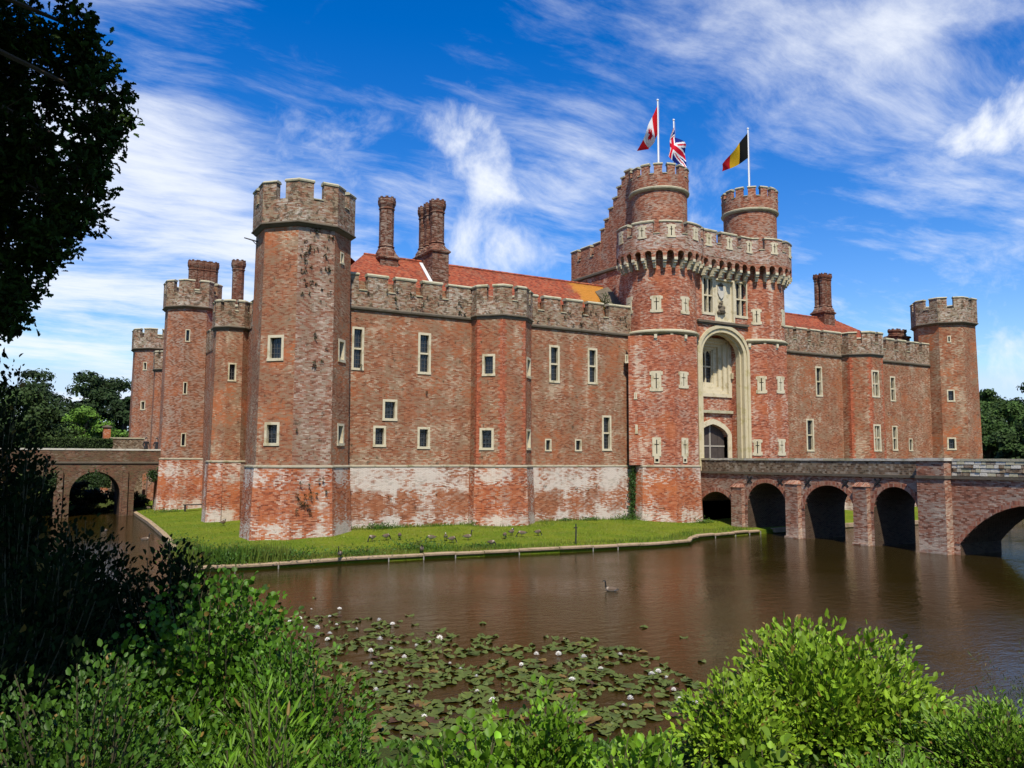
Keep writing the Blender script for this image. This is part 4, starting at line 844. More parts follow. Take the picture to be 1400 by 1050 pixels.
for y0, y1, pr, zt in ((-5.3, -6.3, .3, 3.1), (-10.15, -11.15, .35, 3.45), (-15.25, -16.2, .35, 3.45)):
    mb = MB(); a, b = Yu(y0), Yu(y1); sbox(mb, SBR, a, b, -1.3, zt, -.1, pr); sbox(mb, SBR, a-.06, b+.06, -1.3, .12, -.1, pr+.08)
    mb.build('pier', MAT['bridge'], sb)
    mb = MB(); q = [SBR.M(a-.04, zt, pr+.05), SBR.M(b+.04, zt, pr+.05), SBR.M(b+.04, zt, -.02), SBR.M(a-.04, zt, -.02)]; r = [SBR.M(a+.1, zt+.25, .06), SBR.M(b-.1, zt+.25, .06), SBR.M(b-.1, zt+.25, -.02), SBR.M(a+.1, zt+.25, -.02)]; mb.hexa(q, r); mb.build('pier_cap', MAT['bridge'], sb)
mb = MB(); a, b = Yu(-19.6), Yu(-21.2); sbox(mb, SBR, a, b, -1.3, 5.02, -.1, .62); mb.build('great_pier', MAT['bridge'], sb)
mb = MB(); sbox(mb, SBR, a-.08, b+.08, 5.0, 5.16, -.1, .7); mb.build('coping_stone', MAT['white_stone'], sb)
mb = MB(); sbox(mb, SBR, a-.06, b+.06, 4.04, 4.2, -.1, .69); mb.build('string_course', MAT['string'], sb)
for px, py in ((1025, 656), (1067, 659), (1104.5, 659.5), (1156, 661), (1200, 659.5)):        # wrought iron tie plates
    u, z = SBR.px(px, py); mb = MB()
    for s in (1, -1):
        e = np.array([.2, .2*s]); w_ = np.array([-.035*s, .035]); q = [np.array([u, z])+x for x in (-e-w_, e-w_, e+w_, -e+w_)]
        mb.hexa([SBR.M(*x, .0) for x in q], [SBR.M(*x, .06+.01*s) for x in q])
    mb.build('tie_plate', MAT['iron'], sb)
z = 4.2; rowh = (.2, .22, .19, .2)
for hrow in rowh:                                              # rubble stones of the southern parapet
    u = Yu(-21.25)+random.uniform(0, .1)
    while u < Yu(-29.5):
        L_ = random.uniform(.22, .55); mb = MB(); j = random.uniform(.02, .06); e = .02
        b_ = [SBR.M(u+.01, z+.01, j), SBR.M(u+L_-.01, z+.01, j), SBR.M(u+L_-.01, z+.01, -.05), SBR.M(u+.01, z+.01, -.05)]; t_ = [SBR.M(u+.02, z+hrow-.015, j-e), SBR.M(u+L_-.02, z+hrow-.015, j-e), SBR.M(u+L_-.02, z+hrow-.015, -.05), SBR.M(u+.02, z+hrow-.015, -.05)]
        mb.hexa(b_, t_); mb.build('parapet_stone', random.choice([MAT['white_stone'], MAT['white_stone'], MAT['coping'], MAT['bpar'], MAT['kerb']]), sb); u += L_
    z += hrow
wb = thing('arched_bridge', 'old brick bridge reaching the western tower from the dark bank', 'bridge', (-9, 33, 0))
SWB = Plane((-21, 31.), (-2.6, 31.)); Xu = lambda x: x+21
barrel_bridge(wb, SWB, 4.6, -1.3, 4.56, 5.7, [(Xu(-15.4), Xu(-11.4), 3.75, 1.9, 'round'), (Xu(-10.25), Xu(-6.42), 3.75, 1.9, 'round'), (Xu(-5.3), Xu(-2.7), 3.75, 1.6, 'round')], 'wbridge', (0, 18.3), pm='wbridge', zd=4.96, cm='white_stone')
for x in (-11.0, -6.05):
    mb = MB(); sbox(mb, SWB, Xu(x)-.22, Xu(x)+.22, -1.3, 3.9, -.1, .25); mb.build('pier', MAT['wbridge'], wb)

# ------------------------------------------------------------------ flags on poles
def flag_color(kind):
    if kind == 'leaf':
        half = [(0, .42), (.045, .30), (.11, .33), (.085, .14), (.18, .22), (.20, .165), (.30, .185), (.265, .09), (.30, .06), (.15, -.10), (.17, -.16), (.012, -.13), (.012, -.34)]
        poly_ = [(x, y) for x, y in half]+[(-x, y) for x, y in half[::-1]]
        def f(s, t):
            if s < .25 or s > .75: return (.62, .012, .02)
            return (.62, .012, .02) if inpoly(np.array((s-.5)*2.0), np.array((.5-t)*1.), poly_) else (.8, .8, .8)
    elif kind == 'union':
        def f(s, t):
            x = (s-.5)*2; y = (t-.5); W, Rr, Bl = (.8, .8, .8), (.6, .012, .03), (.012, .02, .16)
            if abs(y) < .1 or abs(x) < .1: return Rr
            if abs(y) < .167 or abs(x) < .167: return W
            d = min(abs(y-x*.5), abs(y+x*.5))/1.118
            return Rr if d < .036 else W if d < .1 else Bl
    else:
        def f(s, t): return (.008, .008, .008) if s < .333 else (.72, .42, .02) if s < .667 else (.62, .02, .03)
    return f
def flag(name, label, kind, curve, group):
    ns, nt_ = 54, 30; V_ = np.array([[curve(i/ns, j/nt_) for i in range(ns+1)] for j in range(nt_+1)]); o0 = V_[0, 0].copy()
    idx = np.arange((ns+1)*(nt_+1)).reshape(nt_+1, ns+1); f = np.stack([idx[:-1, :-1], idx[1:, :-1], idx[1:, 1:], idx[:-1, 1:]], -1).reshape(-1, 4)
    me = bpy.data.meshes.new(name); me.from_pydata((V_.reshape(-1, 3)-o0).tolist(), [], f.tolist()); fc = flag_color(kind)
    c = np.array([fc((i+.5)/ns, (j+.5)/nt_) for j in range(nt_) for i in range(ns)]); at = me.color_attributes.new('Col', 'FLOAT_COLOR', 'CORNER')
    at.data.foreach_set('color', np.repeat(np.concatenate([c, np.ones((len(c), 1))], 1), 4, 0).astype(np.float32).ravel()); me.polygons.foreach_set('use_smooth', [True]*len(f))
    o = link(me, name, MAT['cloth'], None, tuple(o0)); tag(o, label, 'flag', group); return o
def pole(label, x, y, z0, z1, group='flagpoles on the gatehouse'):
    t = thing('flagpole', label, 'flagpole', (x, y, z0), group); mb = MB(); mb.tube([(x, y, z0), (x, y, z1)], [.085, .055], 8); mb.build('pole', MAT['white'], t)
    mb = MB(); mb.tube([(x, y, z1), (x, y, z1+.05), (x, y, z1+.14), (x, y, z1+.18)], [.03, .09, .09, .02], 8); mb.build('finial', MAT['white'], t)
    mb = MB(); mb.tube([(x+.1, y-.06, z0+.5), (x+.09, y-.06, z1-.1)], .012, 4); mb.build('halyard', MAT['wood'], t)
    mb = MB(); mb.box(x-.18, x+.18, y-.18, y+.18, z0, z0+.06); mb.box(x-.09, x-.06, y-.1, y+.1, z0, z0+.8); mb.box(x+.06, x+.09, y-.1, y+.1, z0, z0+.8); mb.build('foot', MAT['white'], t); return t
vd = np.array([math.sin(YAW), math.cos(YAW), 0]); rd = np.array([math.cos(YAW), -math.sin(YAW), 0])
pole('tall white flagpole with the red and white maple leaf flag', DL[0], DL[1], 25.4, 32.75); pole('white flagpole with the blue, red and white crossed flag', 30.4, 1.4, 20.9, 32.4); pole('white flagpole with the black, yellow and red flag', 37.25, -.1, 25.4, 32.6)
def quadcurve(p, h, fly_top, fly_bot, wav, ph):
    """p hoist top; fly_top/fly_bot = (right, down, away) of the free corners"""
    p = np.array(p, float); a = p; b = p-np.array([0, 0, h]); v = lambda q: rd*q[0]+vd*q[2]-np.array([0, 0, q[1]]); c = a+v(fly_top); d = a+v(fly_bot)
    def f(s, t):
        top = a+(c-a)*s; bot = b+(d-b)*s; q = top*(1-t)+bot*t; w = wav*min(1, s*2.5)
        return q+vd*(w*math.sin(s*8+t*2.2+ph))+rd*(w*.35*math.sin(s*9+t*3+ph+1))+np.array([0, 0, -.25*math.sin(math.pi*s)*t*.6])
    return f
flag('flag', 'red and white maple leaf flag hanging from its pole', 'leaf', quadcurve((DL[0]-.07, DL[1]-.02, 32.35), 2.3, (-1.5, 3.45, .3), (-.45, 2.8, 1.9), .16, .3), 'flags on the gatehouse')
def unioncurve(s, t):
    p = np.array([30.4, 1.4, 31.9]); x = -.62*math.sin(math.pi*min(1, s*1.15))*(.55+.5*t)+.95*s*s; z = -2.0*t-(1.55*s); y = -.35*math.sin(3*s)
    return p+rd*(x+.05*math.sin(t*7+s*9))+vd*(y-.18*math.sin(s*9+t*4))+np.array([0, 0, z])
flag('flag', 'blue, red and white crossed flag blowing round its pole', 'union', unioncurve, 'flags on the gatehouse')
flag('flag', 'black, yellow and red banded flag drooping from its pole', 'bands', quadcurve((37.18, -.12, 32.3), 2.15, (-2.1, 2.65, .2), (-1.95, 2.95, 1.1), .12, 2.), 'flags on the gatehouse')
for o in bpy.data.objects:
    if o.name.startswith(('flag.', 'flag')) and 'group' in o: del o['group']

# ------------------------------------------------------------------ foliage
def cpt(lat, dep, h): return CAM+rd*lat+vd*dep+np.array([0, 0, h])
def unit(a): return a/(np.linalg.norm(a, axis=-1, keepdims=True)+1e-9)
def half(outline):                              # leaf template from a half outline, folded along the midrib
    n = len(outline); v = [(0, 0, 0)]+[(a, b, abs(b)*.35) for a, b in outline]+[(1, 0, -.10)]+[(a, -b, abs(b)*.35) for a, b in outline[::-1]]
    return np.array(v, float), [list(range(0, n+2)), [0]+list(range(n+1, 2*n+2))]
T_OVATE = half([(.28, .34), (.68, .30)]); T_LONG = half([(.3, .17), (.7, .14)]); T_ROUND = half([(.18, .36), (.55, .5), (.88, .3)]); T_KITE = half([(.45, .42)])
T_OAK = half([(.16, .12), (.28, .09), (.40, .25), (.52, .14), (.68, .30), (.80, .16), (.93, .15)])
T_BLADE = (np.array([(0, .5, 0), (.55, .36, .02), (1, 0, -.06), (.55, -.36, .02), (0, -.5, 0)], float), [[0, 1, 2, 3, 4]])
def leafmesh(name, parent, base, dirs, nrm, L, W, col, mat, tmpl, loc=None):
    tv, tf = tmpl; n = len(base); org = ORG[parent.name] if parent is not None else (np.array(loc, float) if loc is not None else np.zeros(3))
    d = unit(dirs); s = unit(np.cross(d, nrm)); u = np.cross(s, d); L = np.broadcast_to(L, (n,))[:, None, None]; W = np.broadcast_to(W, (n,))[:, None, None]
    V = (base-org)[:, None, :]+d[:, None, :]*tv[None, :, 0:1]*L+s[:, None, :]*tv[None, :, 1:2]*W+u[:, None, :]*tv[None, :, 2:3]*W
    k = len(tv); m = len(tf[0]); F_ = (np.arange(n)[:, None, None]*k+np.array(tf)[None]).reshape(-1, m)
    me = bpy.data.meshes.new(name); me.vertices.add(n*k); me.vertices.foreach_set('co', V.astype(np.float32).ravel()); me.loops.add(F_.size); me.loops.foreach_set('vertex_index', F_.astype(np.int32).ravel())
    me.polygons.add(len(F_)); me.polygons.foreach_set('loop_start', np.arange(0, F_.size, m).astype(np.int32)); me.update(calc_edges=True)
    c = np.concatenate([np.broadcast_to(col, (n, 3)), np.ones((n, 1))], 1); at = me.color_attributes.new('Col', 'FLOAT_COLOR', 'POINT'); at.data.foreach_set('color', np.repeat(c, k, 0).astype(np.float32).ravel())
    return link(me, name, mat, parent, loc if parent is None else None)
def rdir(n): return unit(rng.normal(size=(n, 3)))
def shades(n, c, var=.25, yel=.15):
    c = np.array(c)*np.exp(rng.normal(size=(n, 1))*var); y = rng.random((n, 1))*yel; return np.clip(c*(1-y)+np.array([.30, .30, .03])*c.mean(1, keepdims=True)*4*y, 0, 1)
def shrub(label, px, ptop, dep, rl, rdp, col, leaf=(.09, .06), tm=T_OVATE, shoots=150, per=26, name='shrub', group=None, var=.3, yel=.2, wild=.18, dens=.5, upright=.35):
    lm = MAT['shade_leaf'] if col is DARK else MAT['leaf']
    lat = (px-700)/F*dep; b = cpt(lat, dep, 0); gz = float(ground_z(b[0], b[1])); b[2] = gz-.1; H = max(.6, (CAM[2]+(625-ptop)/F*dep)-gz); t = thing(name, label, 'shrub', tuple(b), group)
    # shoots fan out from the base to an uneven dome
    n = shoots; az = rng.random(n)*2*math.pi; el = np.arcsin(np.clip(rng.random(n)**.8, 0, 1)); lump = 1+wild*np.sin(az*3+px)+wild*.8*np.sin(az*5+el*4+px*.3)+rng.normal(size=n)*wild*.5
    tip = np.stack([np.cos(az)*np.cos(el)*rl*lump, np.sin(az)*np.cos(el)*rdp*lump, (np.sin(el)*.92+.08)*H*np.clip(lump, .6, 1.08)], 1)
    tipw = b+rd*tip[:, 0:1]+vd*tip[:, 1:2]+np.array([0, 0, 1.])*tip[:, 2:3]
    root = b+rd*(tip[:, 0:1]*.25)+vd*(tip[:, 1:2]*.25)+np.array([0, 0, 1])*(tip[:, 2:3]*.05)
    mid = (root+tipw)/2+np.array([0, 0, 1])*(H*.12)+rng.normal(size=(n, 3))*.08
    def curve(tt): return root[:, None]*(1-tt)**2+2*mid[:, None]*tt*(1-tt)+tipw[:, None]*tt**2
    tt = np.linspace(dens*.7, 1., per)[None, :, None]; P = curve(tt); D = unit(np.gradient(P, axis=1)); P = P.reshape(-1, 3); D = D.reshape(-1, 3); N = len(P)
    rad = unit(np.cross(D, rdir(N))); dirs = unit(D*.8+rad*.7+np.array([0, 0, .25])); nr = unit(np.array([0, 0, 1.])*(1-upright)+rdir(N)*.55+(-vd)*upright)
    # every shoot carries side twigs: leaves stand a little away from it
    P = P+rad*(rng.random((N, 1))**.7)*.16*max(.6, rl)
    LL = leaf[0]*(.45+.95*rng.random(N)**1.2); lc = shades(N, col, var, yel); bad = rng.random(N) < .02; lc[bad] = np.array([.20, .13, .03]); leafmesh('foliage', t, P, dirs, nr, LL, LL*leaf[1]/leaf[0]*1.25, lc, lm, tm)['kind'] = 'stuff'
    mb = MB()
    for i in range(0, n, 3): q = curve(np.array([0., .35, .7, 1.])[None, :, None])[i]; mb.tube(list(q), [.016, .012, .008, .004], 4, False)
    o = mb.build('stems', MAT['stem'], t); o['kind'] = 'stuff'; return t
LIME = (.155, .265, .014); MIDG = (.055, .14, .008); DARK = (.009, .020, .004); FRESH = (.095, .20, .010)  # DARK has the shade under the oak put into its green
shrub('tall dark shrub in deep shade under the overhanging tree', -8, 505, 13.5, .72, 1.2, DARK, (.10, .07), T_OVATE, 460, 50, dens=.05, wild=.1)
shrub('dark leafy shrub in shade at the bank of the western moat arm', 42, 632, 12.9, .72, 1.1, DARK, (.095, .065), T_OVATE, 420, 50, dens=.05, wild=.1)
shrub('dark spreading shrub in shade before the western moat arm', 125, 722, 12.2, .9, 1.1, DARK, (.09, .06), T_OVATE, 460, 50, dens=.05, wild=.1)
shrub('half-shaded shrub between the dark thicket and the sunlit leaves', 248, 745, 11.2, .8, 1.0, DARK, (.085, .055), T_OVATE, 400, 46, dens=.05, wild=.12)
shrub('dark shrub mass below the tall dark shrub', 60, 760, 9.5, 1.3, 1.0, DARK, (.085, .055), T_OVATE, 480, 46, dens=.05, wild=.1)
shrub('sunlit round-leaved shrub hanging over the lily bed', 312, 788, 9.6, 1.2, 1.1, MIDG, (.06, .05), T_ROUND, 360, 44, dens=.3)
shrub('loose twiggy sunlit shrub bordering the white lilies', 410, 862, 8.6, .8, .8, MIDG, (.06, .04), T_OVATE, 230, 36)
shrub('shrub with long glossy pointed leaves below the round-leaved shrub', 355, 925, 5.6, .5, .55, FRESH, (.10, .042), T_LONG, 90, 26)
shrub('dim green bramble thicket under the shaded shrubs', 130, 890, 6.6, 1.15, .9, (.04, .10, .008), (.055, .038), T_OVATE, 300, 40, name='bramble', dens=.25)
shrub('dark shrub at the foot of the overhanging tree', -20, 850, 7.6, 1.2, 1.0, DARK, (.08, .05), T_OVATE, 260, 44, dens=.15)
shrub('low bushy growth between the long-leaved shrub and the lily bed', 475, 965, 7.4, .55, .6, MIDG, (.055, .038), T_OVATE, 150, 32)
shrub('upright leafy shrub sprouting in front of the lily bed', 735, 922, 7.6, .55, .5, FRESH, (.065, .045), T_OVATE, 120, 32)
shrub('low round-leaved shrub left of the upright sprouting one', 645, 972, 6.6, .48, .5, FRESH, (.06, .048), T_ROUND, 110, 30)
shrub('small leafy shrub between the sprouting shrub and the lime green bush', 880, 985, 6., .5, .5, (.12, .235, .012), (.06, .042), T_OVATE, 130, 32)
shrub('big lime green bush with upturned oval leaves at the water', 1120, 838, 9., 1.1, 1.0, LIME, (.08, .046), T_OVATE, 300, 42, yel=.25, wild=.22)
shrub('smaller lime green bush leaning against the big one by the brown water', 1005, 905, 8.3, .62, .6, LIME, (.07, .042), T_OVATE, 150, 26, yel=.25)
shrub('lower shoulder of lime green bush beside the fine-leaved willow', 1222, 918, 8.4, .55, .6, LIME, (.085, .052), T_OVATE, 90, 26, yel=.3)
shrub('bright broad-leaved sapling in front of the lime green bush', 1040, 985, 4.9, .36, .4, (.13, .23, .016), (.062, .05), T_ROUND, 70, 24, yel=.3)
shrub('fine-leaved light green willow scrub on the bank', 1350, 935, 7.8, .85, .8, (.115, .22, .016), (.055, .028), T_OVATE, 240, 40, name='willow_scrub')
shrub('soft fine-leaved growth at the foot of the lime green bush', 1205, 1000, 6.2, .7, .6, FRESH, (.055, .028), T_OVATE, 170, 36, name='willow_scrub')
shrub('dark feathery wands standing at the moat edge behind the willow scrub', 1385, 862, 12.5, .75, .6, (.045, .075, .014), (.06, .02), T_LONG, 40, 44, name='tamarisk', wild=.3)
# rough ground cover of the near bank
n = 12000; la = rng.uniform(-8, 9, n); de = rng.uniform(3.2, 15.5, n); B_ = CAM+rd*la[:, None]+vd*de[:, None]; gz = ground_z(B_[:, 0], B_[:, 1]); k = gz > .02; B_ = B_[k]; B_[:, 2] = gz[k]; n = len(B_)
dd = rdir(n); dd[:, 2] = np.abs(dd[:, 2])*.8+.5; o = leafmesh('bank_herbage', None, B_, dd, rdir(n)+np.array([0, 0, 1.]), rng.uniform(.08, .2, n), rng.uniform(.04, .09, n), shades(n, (.05, .12, .012)), MAT['leaf'], T_OVATE, (-10, -40, 1))
o['kind'] = 'stuff'; tag(o, 'rough grass and herbs covering the near bank', 'grass')

# ---- the oak overhead on the left: crown edge hangs into view, the rest shades the bank
def oak():
    base = cpt(-11.5, 4.5, 0); base[2] = float(ground_z(base[0], base[1]))-.2; t = thing('oak_tree', 'large dark oak overhanging the bank with its leafy edge against the sky', 'tree', tuple(base))
    top = cpt(-11, 6, 5.5); mb = MB(); mb.tube([base, base*.6+top*.4+rd*.3, top], [.55, .42, .3], 10); mb.build('trunk', MAT['bark'], t)
    cl = []                                      # clumps: lateral, depth, height above camera, radius
    edge = [(118, 15), (100, 60), (132, 75), (150, 118), (172, 150), (150, 165), (152, 205), (128, 222), (138, 262), (112, 288), (96, 325), (82, 352), (58, 380), (36, 402), (22, 432), (6, 415), (88, 130), (70, 190), (78, 255), (50, 320), (20, 360), (40, 80), (20, 150), (30, 230), (14, 290), (60, 30), (138, 300), (146, 90), (50, 425)]
    for px, py in edge:
        d = rng.uniform(9.2, 10.8); p = (px-700-42)/F*d; cl.append((p, d, (625-py)/F*d, rng.uniform(.22, .42)))
    for i in range(95):
        v = rdir(1)[0]*rng.random()**.33; cl.append((-11.1+v[0]*5.2, 7.2+v[1]*6.3, 7.4+v[2]*4.9, rng.uniform(.9, 1.7)))
    for i in range(60): cl.append((rng.uniform(-9.5, -6.0), rng.uniform(8.5, 11.5), rng.uniform(2.6, 8.5), rng.uniform(.45, .8)))
    for i in range(75):                          # unseen canopy added overhead, above the frame, to shade the left bank
        d = rng.uniform(-1., 8.); r_ = rng.uniform(.8, 1.3); cl.append((rng.uniform(-9.5, (-3.6 if d > 3 else -3.0)-r_*.5), d, max(.62*d+.9+r_*1.25, rng.uniform(2.6, 9.5)), r_))
    bs, ds, ns, Ls = [], [], [], []; mb = MB(); limbs = MB()
    for i, (a, d, h, r) in enumerate(cl):
        px = 700+a/d*F if d > 1 else -999
        if i < len(edge)+155 and px+(r/d*F*1.05 if i >= len(edge) else 0) > (125 if i >= len(edge) else 180): continue
        c = cpt(a, d, h); over = i >= len(edge)+155; fine = not over and (i < len(edge) or i >= len(edge)+95); nt_ = int((26 if i < len(edge) else 46) if fine else 34); tips = c+rdir(nt_)*r*(rng.random((nt_, 1))**.45)
        k = 13 if fine else 16; out = unit(tips-c+rng.normal(size=(nt_, 3))*.2); q = np.repeat(tips, k, 0)+rng.normal(size=(nt_*k, 3))*(.05 if fine else .16); dr_ = unit(np.repeat(out, k, 0)*.5+rdir(nt_*k))
        bs.append(q); ds.append(dr_); ns.append(unit(rdir(nt_*k)+np.array([0, 0, .8]))); Ls.append(rng.uniform(.075, .125, nt_*k) if fine else rng.uniform(.2, .34, nt_*k))
        if fine:
            for p in tips[:10]: mb.tube([c+(c-p)*.3, (c+p)/2, p], [.012, .008, .004], 3, False)
        if i % 3 == 0: limbs.tube([top, (top+c)/2+np.array([0, 0, .5]), c], [.12, .07, .02], 5, False)
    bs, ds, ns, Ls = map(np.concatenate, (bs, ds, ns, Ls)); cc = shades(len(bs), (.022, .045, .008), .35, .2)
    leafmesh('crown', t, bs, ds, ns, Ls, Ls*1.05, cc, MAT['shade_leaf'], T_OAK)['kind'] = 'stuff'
    mb.build('twigs', MAT['bark'], t)['kind'] = 'stuff'; limbs.build('limbs', MAT['bark'], t)['kind'] = 'stuff'
oak()
# ---- background trees
def tree(label, base, H, Rr, col, nleaf=9000, ls=.45, name='broadleaf_tree', group='trees beyond the moat', low=.18, clumps=42, mat='farleaf', tm=T_KITE):
    base = np.array(base, float); t = thing(name, label, 'tree', tuple(base), group); mb = MB(); tp = base+np.array([0, 0, H*.6])
    mb.tube([base-np.array([0, 0, .5]), base+np.array([.1, 0, H*.25]), tp], [H*.03, H*.022, H*.01], 8); mb.build('trunk', MAT['bark'], t)
    v = rdir(clumps); v[:, 2] = v[:, 2]*.9; rr = rng.random((clumps, 1))**.25; c = base+np.array([0, 0, H*(.5+low*.5)])+v*rr*np.array([Rr*.8, Rr*.8, H*(.5-low*.5)*.86]); cr = rng.uniform(.2, .36, clumps)*Rr
    limbs = MB()
    for i in range(0, clumps, 4): limbs.tube([base+np.array([0, 0, H*.3]), (tp+c[i])/2, c[i]], [H*.012, H*.008, H*.003], 5, False)
    limbs.build('limbs', MAT['bark'], t)['kind'] = 'stuff'
    k = nleaf//clumps; q, nn = [], []
    for i in range(clumps):
        w = rdir(k); w[:, 2] = np.where(w[:, 2] < -.3, -w[:, 2]*.5, w[:, 2]); q.append(c[i]+w*cr[i]*(.55+.5*rng.random((k, 1)))*np.array([1.15, 1.15, .8])); nn.append(unit(w*1.2+rdir(k)*.7))
    q = np.concatenate(q); nn = np.concatenate(nn); n = len(q); LL = ls*rng.uniform(.6, 1.4, n)
    shade = np.repeat(np.exp(rng.normal(size=(clumps, 1))*.16), k, 0)
    leafmesh('crown', t, q, unit(np.cross(nn, rdir(n))), nn, LL, LL*.9, np.clip(shades(n, col, .22, .12)*shade, 0, 1), MAT[mat], tm)['kind'] = 'stuff'
def tpos(px, dep): p = cpt((px-700)/F*dep, dep, 0); p[2] = float(ground_z(p[0], p[1])); return p
def treepx(label, px, ptop, dep, wpx, col, **k):
    b = tpos(px, dep); tree(label, b, CAM[2]+(624-ptop)/F*dep-b[2], wpx/2/F*dep, col, **k)
OAKG = (.016, .034, .008); MID2 = (.032, .065, .012); LIGHT = (.085, .18, .022)
treepx('broad dark round-topped tree behind the western bridge', 125, 494, 138, 130, OAKG, nleaf=18000, ls=.5, low=-.12)
treepx('dark tree with a domed top behind the nearer mid green tree', 45, 490, 150, 90, OAKG, nleaf=13000, ls=.5, low=-.12)
treepx('dark tree whose crown is partly hidden by the distant corner tower', 172, 530, 128, 70, OAKG, nleaf=9000, ls=.45, low=-.12)
treepx('mid green spreading tree on the western bank behind the dark shrubs', 15, 512, 84, 150, (.026, .05, .011), nleaf=18000, ls=.34, low=-.1)
treepx('dark evergreen tree beside the mid green spreading tree', -60, 480, 92, 120, OAKG, nleaf=9000, ls=.4)
treepx('dark green tree between the spreading tree and the light green one', 66, 545, 116, 70, OAKG, nleaf=9000, ls=.4, low=-.1)
treepx('light green bushy tree behind the clipped hedge', 112, 549, 102, 86, LIGHT, nleaf=12000, ls=.26, low=.0)
treepx('lower light green tree beside the brick gate pier', 156, 566, 108, 56, (.07, .15, .02), nleaf=9000, ls=.26, low=0.)
treepx('mid green bush in front of the light green trees', 100, 588, 98, 90, (.04, .085, .014), nleaf=7000, ls=.25, low=-.1)
for px, pt, dp, w, c, lb in ((1352, 512, 132, 84, MID2, 'rounded mid green tree touching the far corner tower'), (1385, 522, 118, 86, (.035, .07, .013), 'bushy green tree beyond the bridge parapet'), (1412, 504, 140, 96, OAKG, 'tall dark tree beyond the bridge parapet'), (1348, 545, 112, 78, (.03, .062, .012), 'low leafy tree at the foot of the mid green trees'), (1400, 552, 104, 84, (.03, .06, .012), 'low dark tree behind the bridge parapet'), (1480, 505, 120, 110, MID2, 'broad green tree beyond the end of the bridge')):
    treepx(lb, px, pt, dp, w, c, nleaf=15000, ls=.42, low=-.25)
for px, pt, dp, w, lb in ((1300, 560, 150, 160, 'green tree hidden behind the front range and far corner tower'), (250, 560, 180, 160, 'green tree hidden behind the western towers'), (-160, 500, 110, 200, 'spreading green tree further along the western bank')):
    treepx(lb, px, pt, dp, w, MID2, nleaf=7000, ls=.6)
for x, y, hh, rr, lb in ((-4.9, 38.2, 4.2, 2.2, 'dark low shrub added to close the moat arm behind the western bridge'), (-8.6, 37.9, 4.2, 2.6, 'dark broad shrub added to blacken the view through the western bridge arch'), (-13., 37.9, 4.4, 2.6, 'dark shrub added on the bank behind the western bridge')):
    tree(lb, (x, y, float(ground_z(x, y))-.4), hh, rr, (.007, .015, .004), nleaf=9000, ls=.22, name='added_dark_shrub', low=-.5, clumps=36)  # added to blacken the arches, with shade put into the leaf colour
# ---- clipped hedge, brick pier, garden wall on the far bank
Yh = 47.; a = atY(46, 600, Yh); b = atY(153, 600, Yh); z1 = a[2]; gz = float(ground_z(a[0], Yh)); t = thing('hedge', 'long clipped dark hedge behind the western bridge', 'hedge', ((a[0]+b[0])/2, Yh, gz))
n = 15000; u = rng.random((n, 3)); fa = rng.integers(0, 3, n); u[fa == 0, 1] = 0; u[fa == 1, 2] = 1; u[fa == 2, 0] = np.round(u[fa == 2, 0]); q = np.array([a[0], Yh, gz-.2])+u*np.array([b[0]-a[0], 1.4, z1-gz+.2])+rng.normal(size=(n, 3))*.05
leafmesh('foliage', t, q, rdir(n), rdir(n)+np.array([0, -.6, .8]), .16, .12, shades(n, (.03, .055, .012), .3, .1), MAT['farleaf'], T_KITE)['kind'] = 'stuff'
mb = MB(); mb.box(a[0]+.1, b[0]-.1, Yh+.1, Yh+1.3, gz-.2, z1-.08); mb.build('hedge_core', plain('hedge_shade', (.015, .025, .008), 1.), t)
a = atY(141, 600, 52); b = atY(151, 600, 52); z1 = atY(146, 585, 52)[2]; gz = float(ground_z(a[0], 52)); t = thing('gate_pier', 'square brick gate pier with dark cap beside the hedge', 'pier', ((a[0]+b[0])/2, 52.4, gz)); mb = MB(); mb.box(a[0], b[0], 52, 52.9, gz-.3, z1); mb.build('shaft', MAT['tplinth'], t)
mb = MB(); sweep(mb, [(a[0], 52), (b[0], 52), (b[0], 52.9), (a[0], 52.9)], [(0, z1), (.12, z1+.05), (.12, z1+.16), (-.4, z1+.34)], True); mb.build('cap', MAT['string'], t)
a = atY(151, 605, 56); b = atY(184, 605, 56); z1 = atY(165, 598, 56)[2]; gz = 3.; t = thing('garden_wall', 'old stone garden wall between brick pier and distant corner tower', 'wall', ((a[0]+b[0])/2, 56, gz)); mb = MB(); mb.box(a[0], b[0]+1, 56, 56.5, -.5, z1-.15); mb.build('wall_face', MAT['bpar'], t); mb = MB(); mb.box(a[0]-.05, b[0]+1.05, 55.93, 56.57, z1-.15, z1); mb.build('coping', MAT['coping'], t)
# ---- grasses, reeds and weeds round the lawn
def dry(p, c):                                    # worn and yellowed patches
    k = np.clip(.5+.9*np.sin(p[:, 0]*.9+np.sin(p[:, 1]*.7)*1.5)*np.sin(p[:, 1]*.8+np.sin(p[:, 0]*.43)*2), 0, 1)[:, None]*.42; return c*(1-k)+np.array([.24, .20, .045])*k
def blades(name, label, pts, hmin, hmax, wd, col, lean=.35):
    n = len(pts); pts = np.array(pts); pts[:, 2] = lawn_z(pts[:, 0], pts[:, 1])-.02; d = rdir(n)*lean; d[:, 2] = 1; o = leafmesh(name, None, pts, d, rdir(n)+np.array([0, -1., .2]), rng.uniform(hmin, hmax, n), wd, dry(pts, shades(n, col, .25, .25)), MAT['leaf'], T_BLADE, tuple(pts[0])); o['kind'] = 'stuff'; tag(o, label, 'grass')
def along(P, n, lo, hi):
    P = Path([np.array(p) for p in P]); u = rng.random(n)*P.W; d = rng.uniform(lo, hi, n); return [P.M(a, 0, -b) for a, b in zip(u, d)]
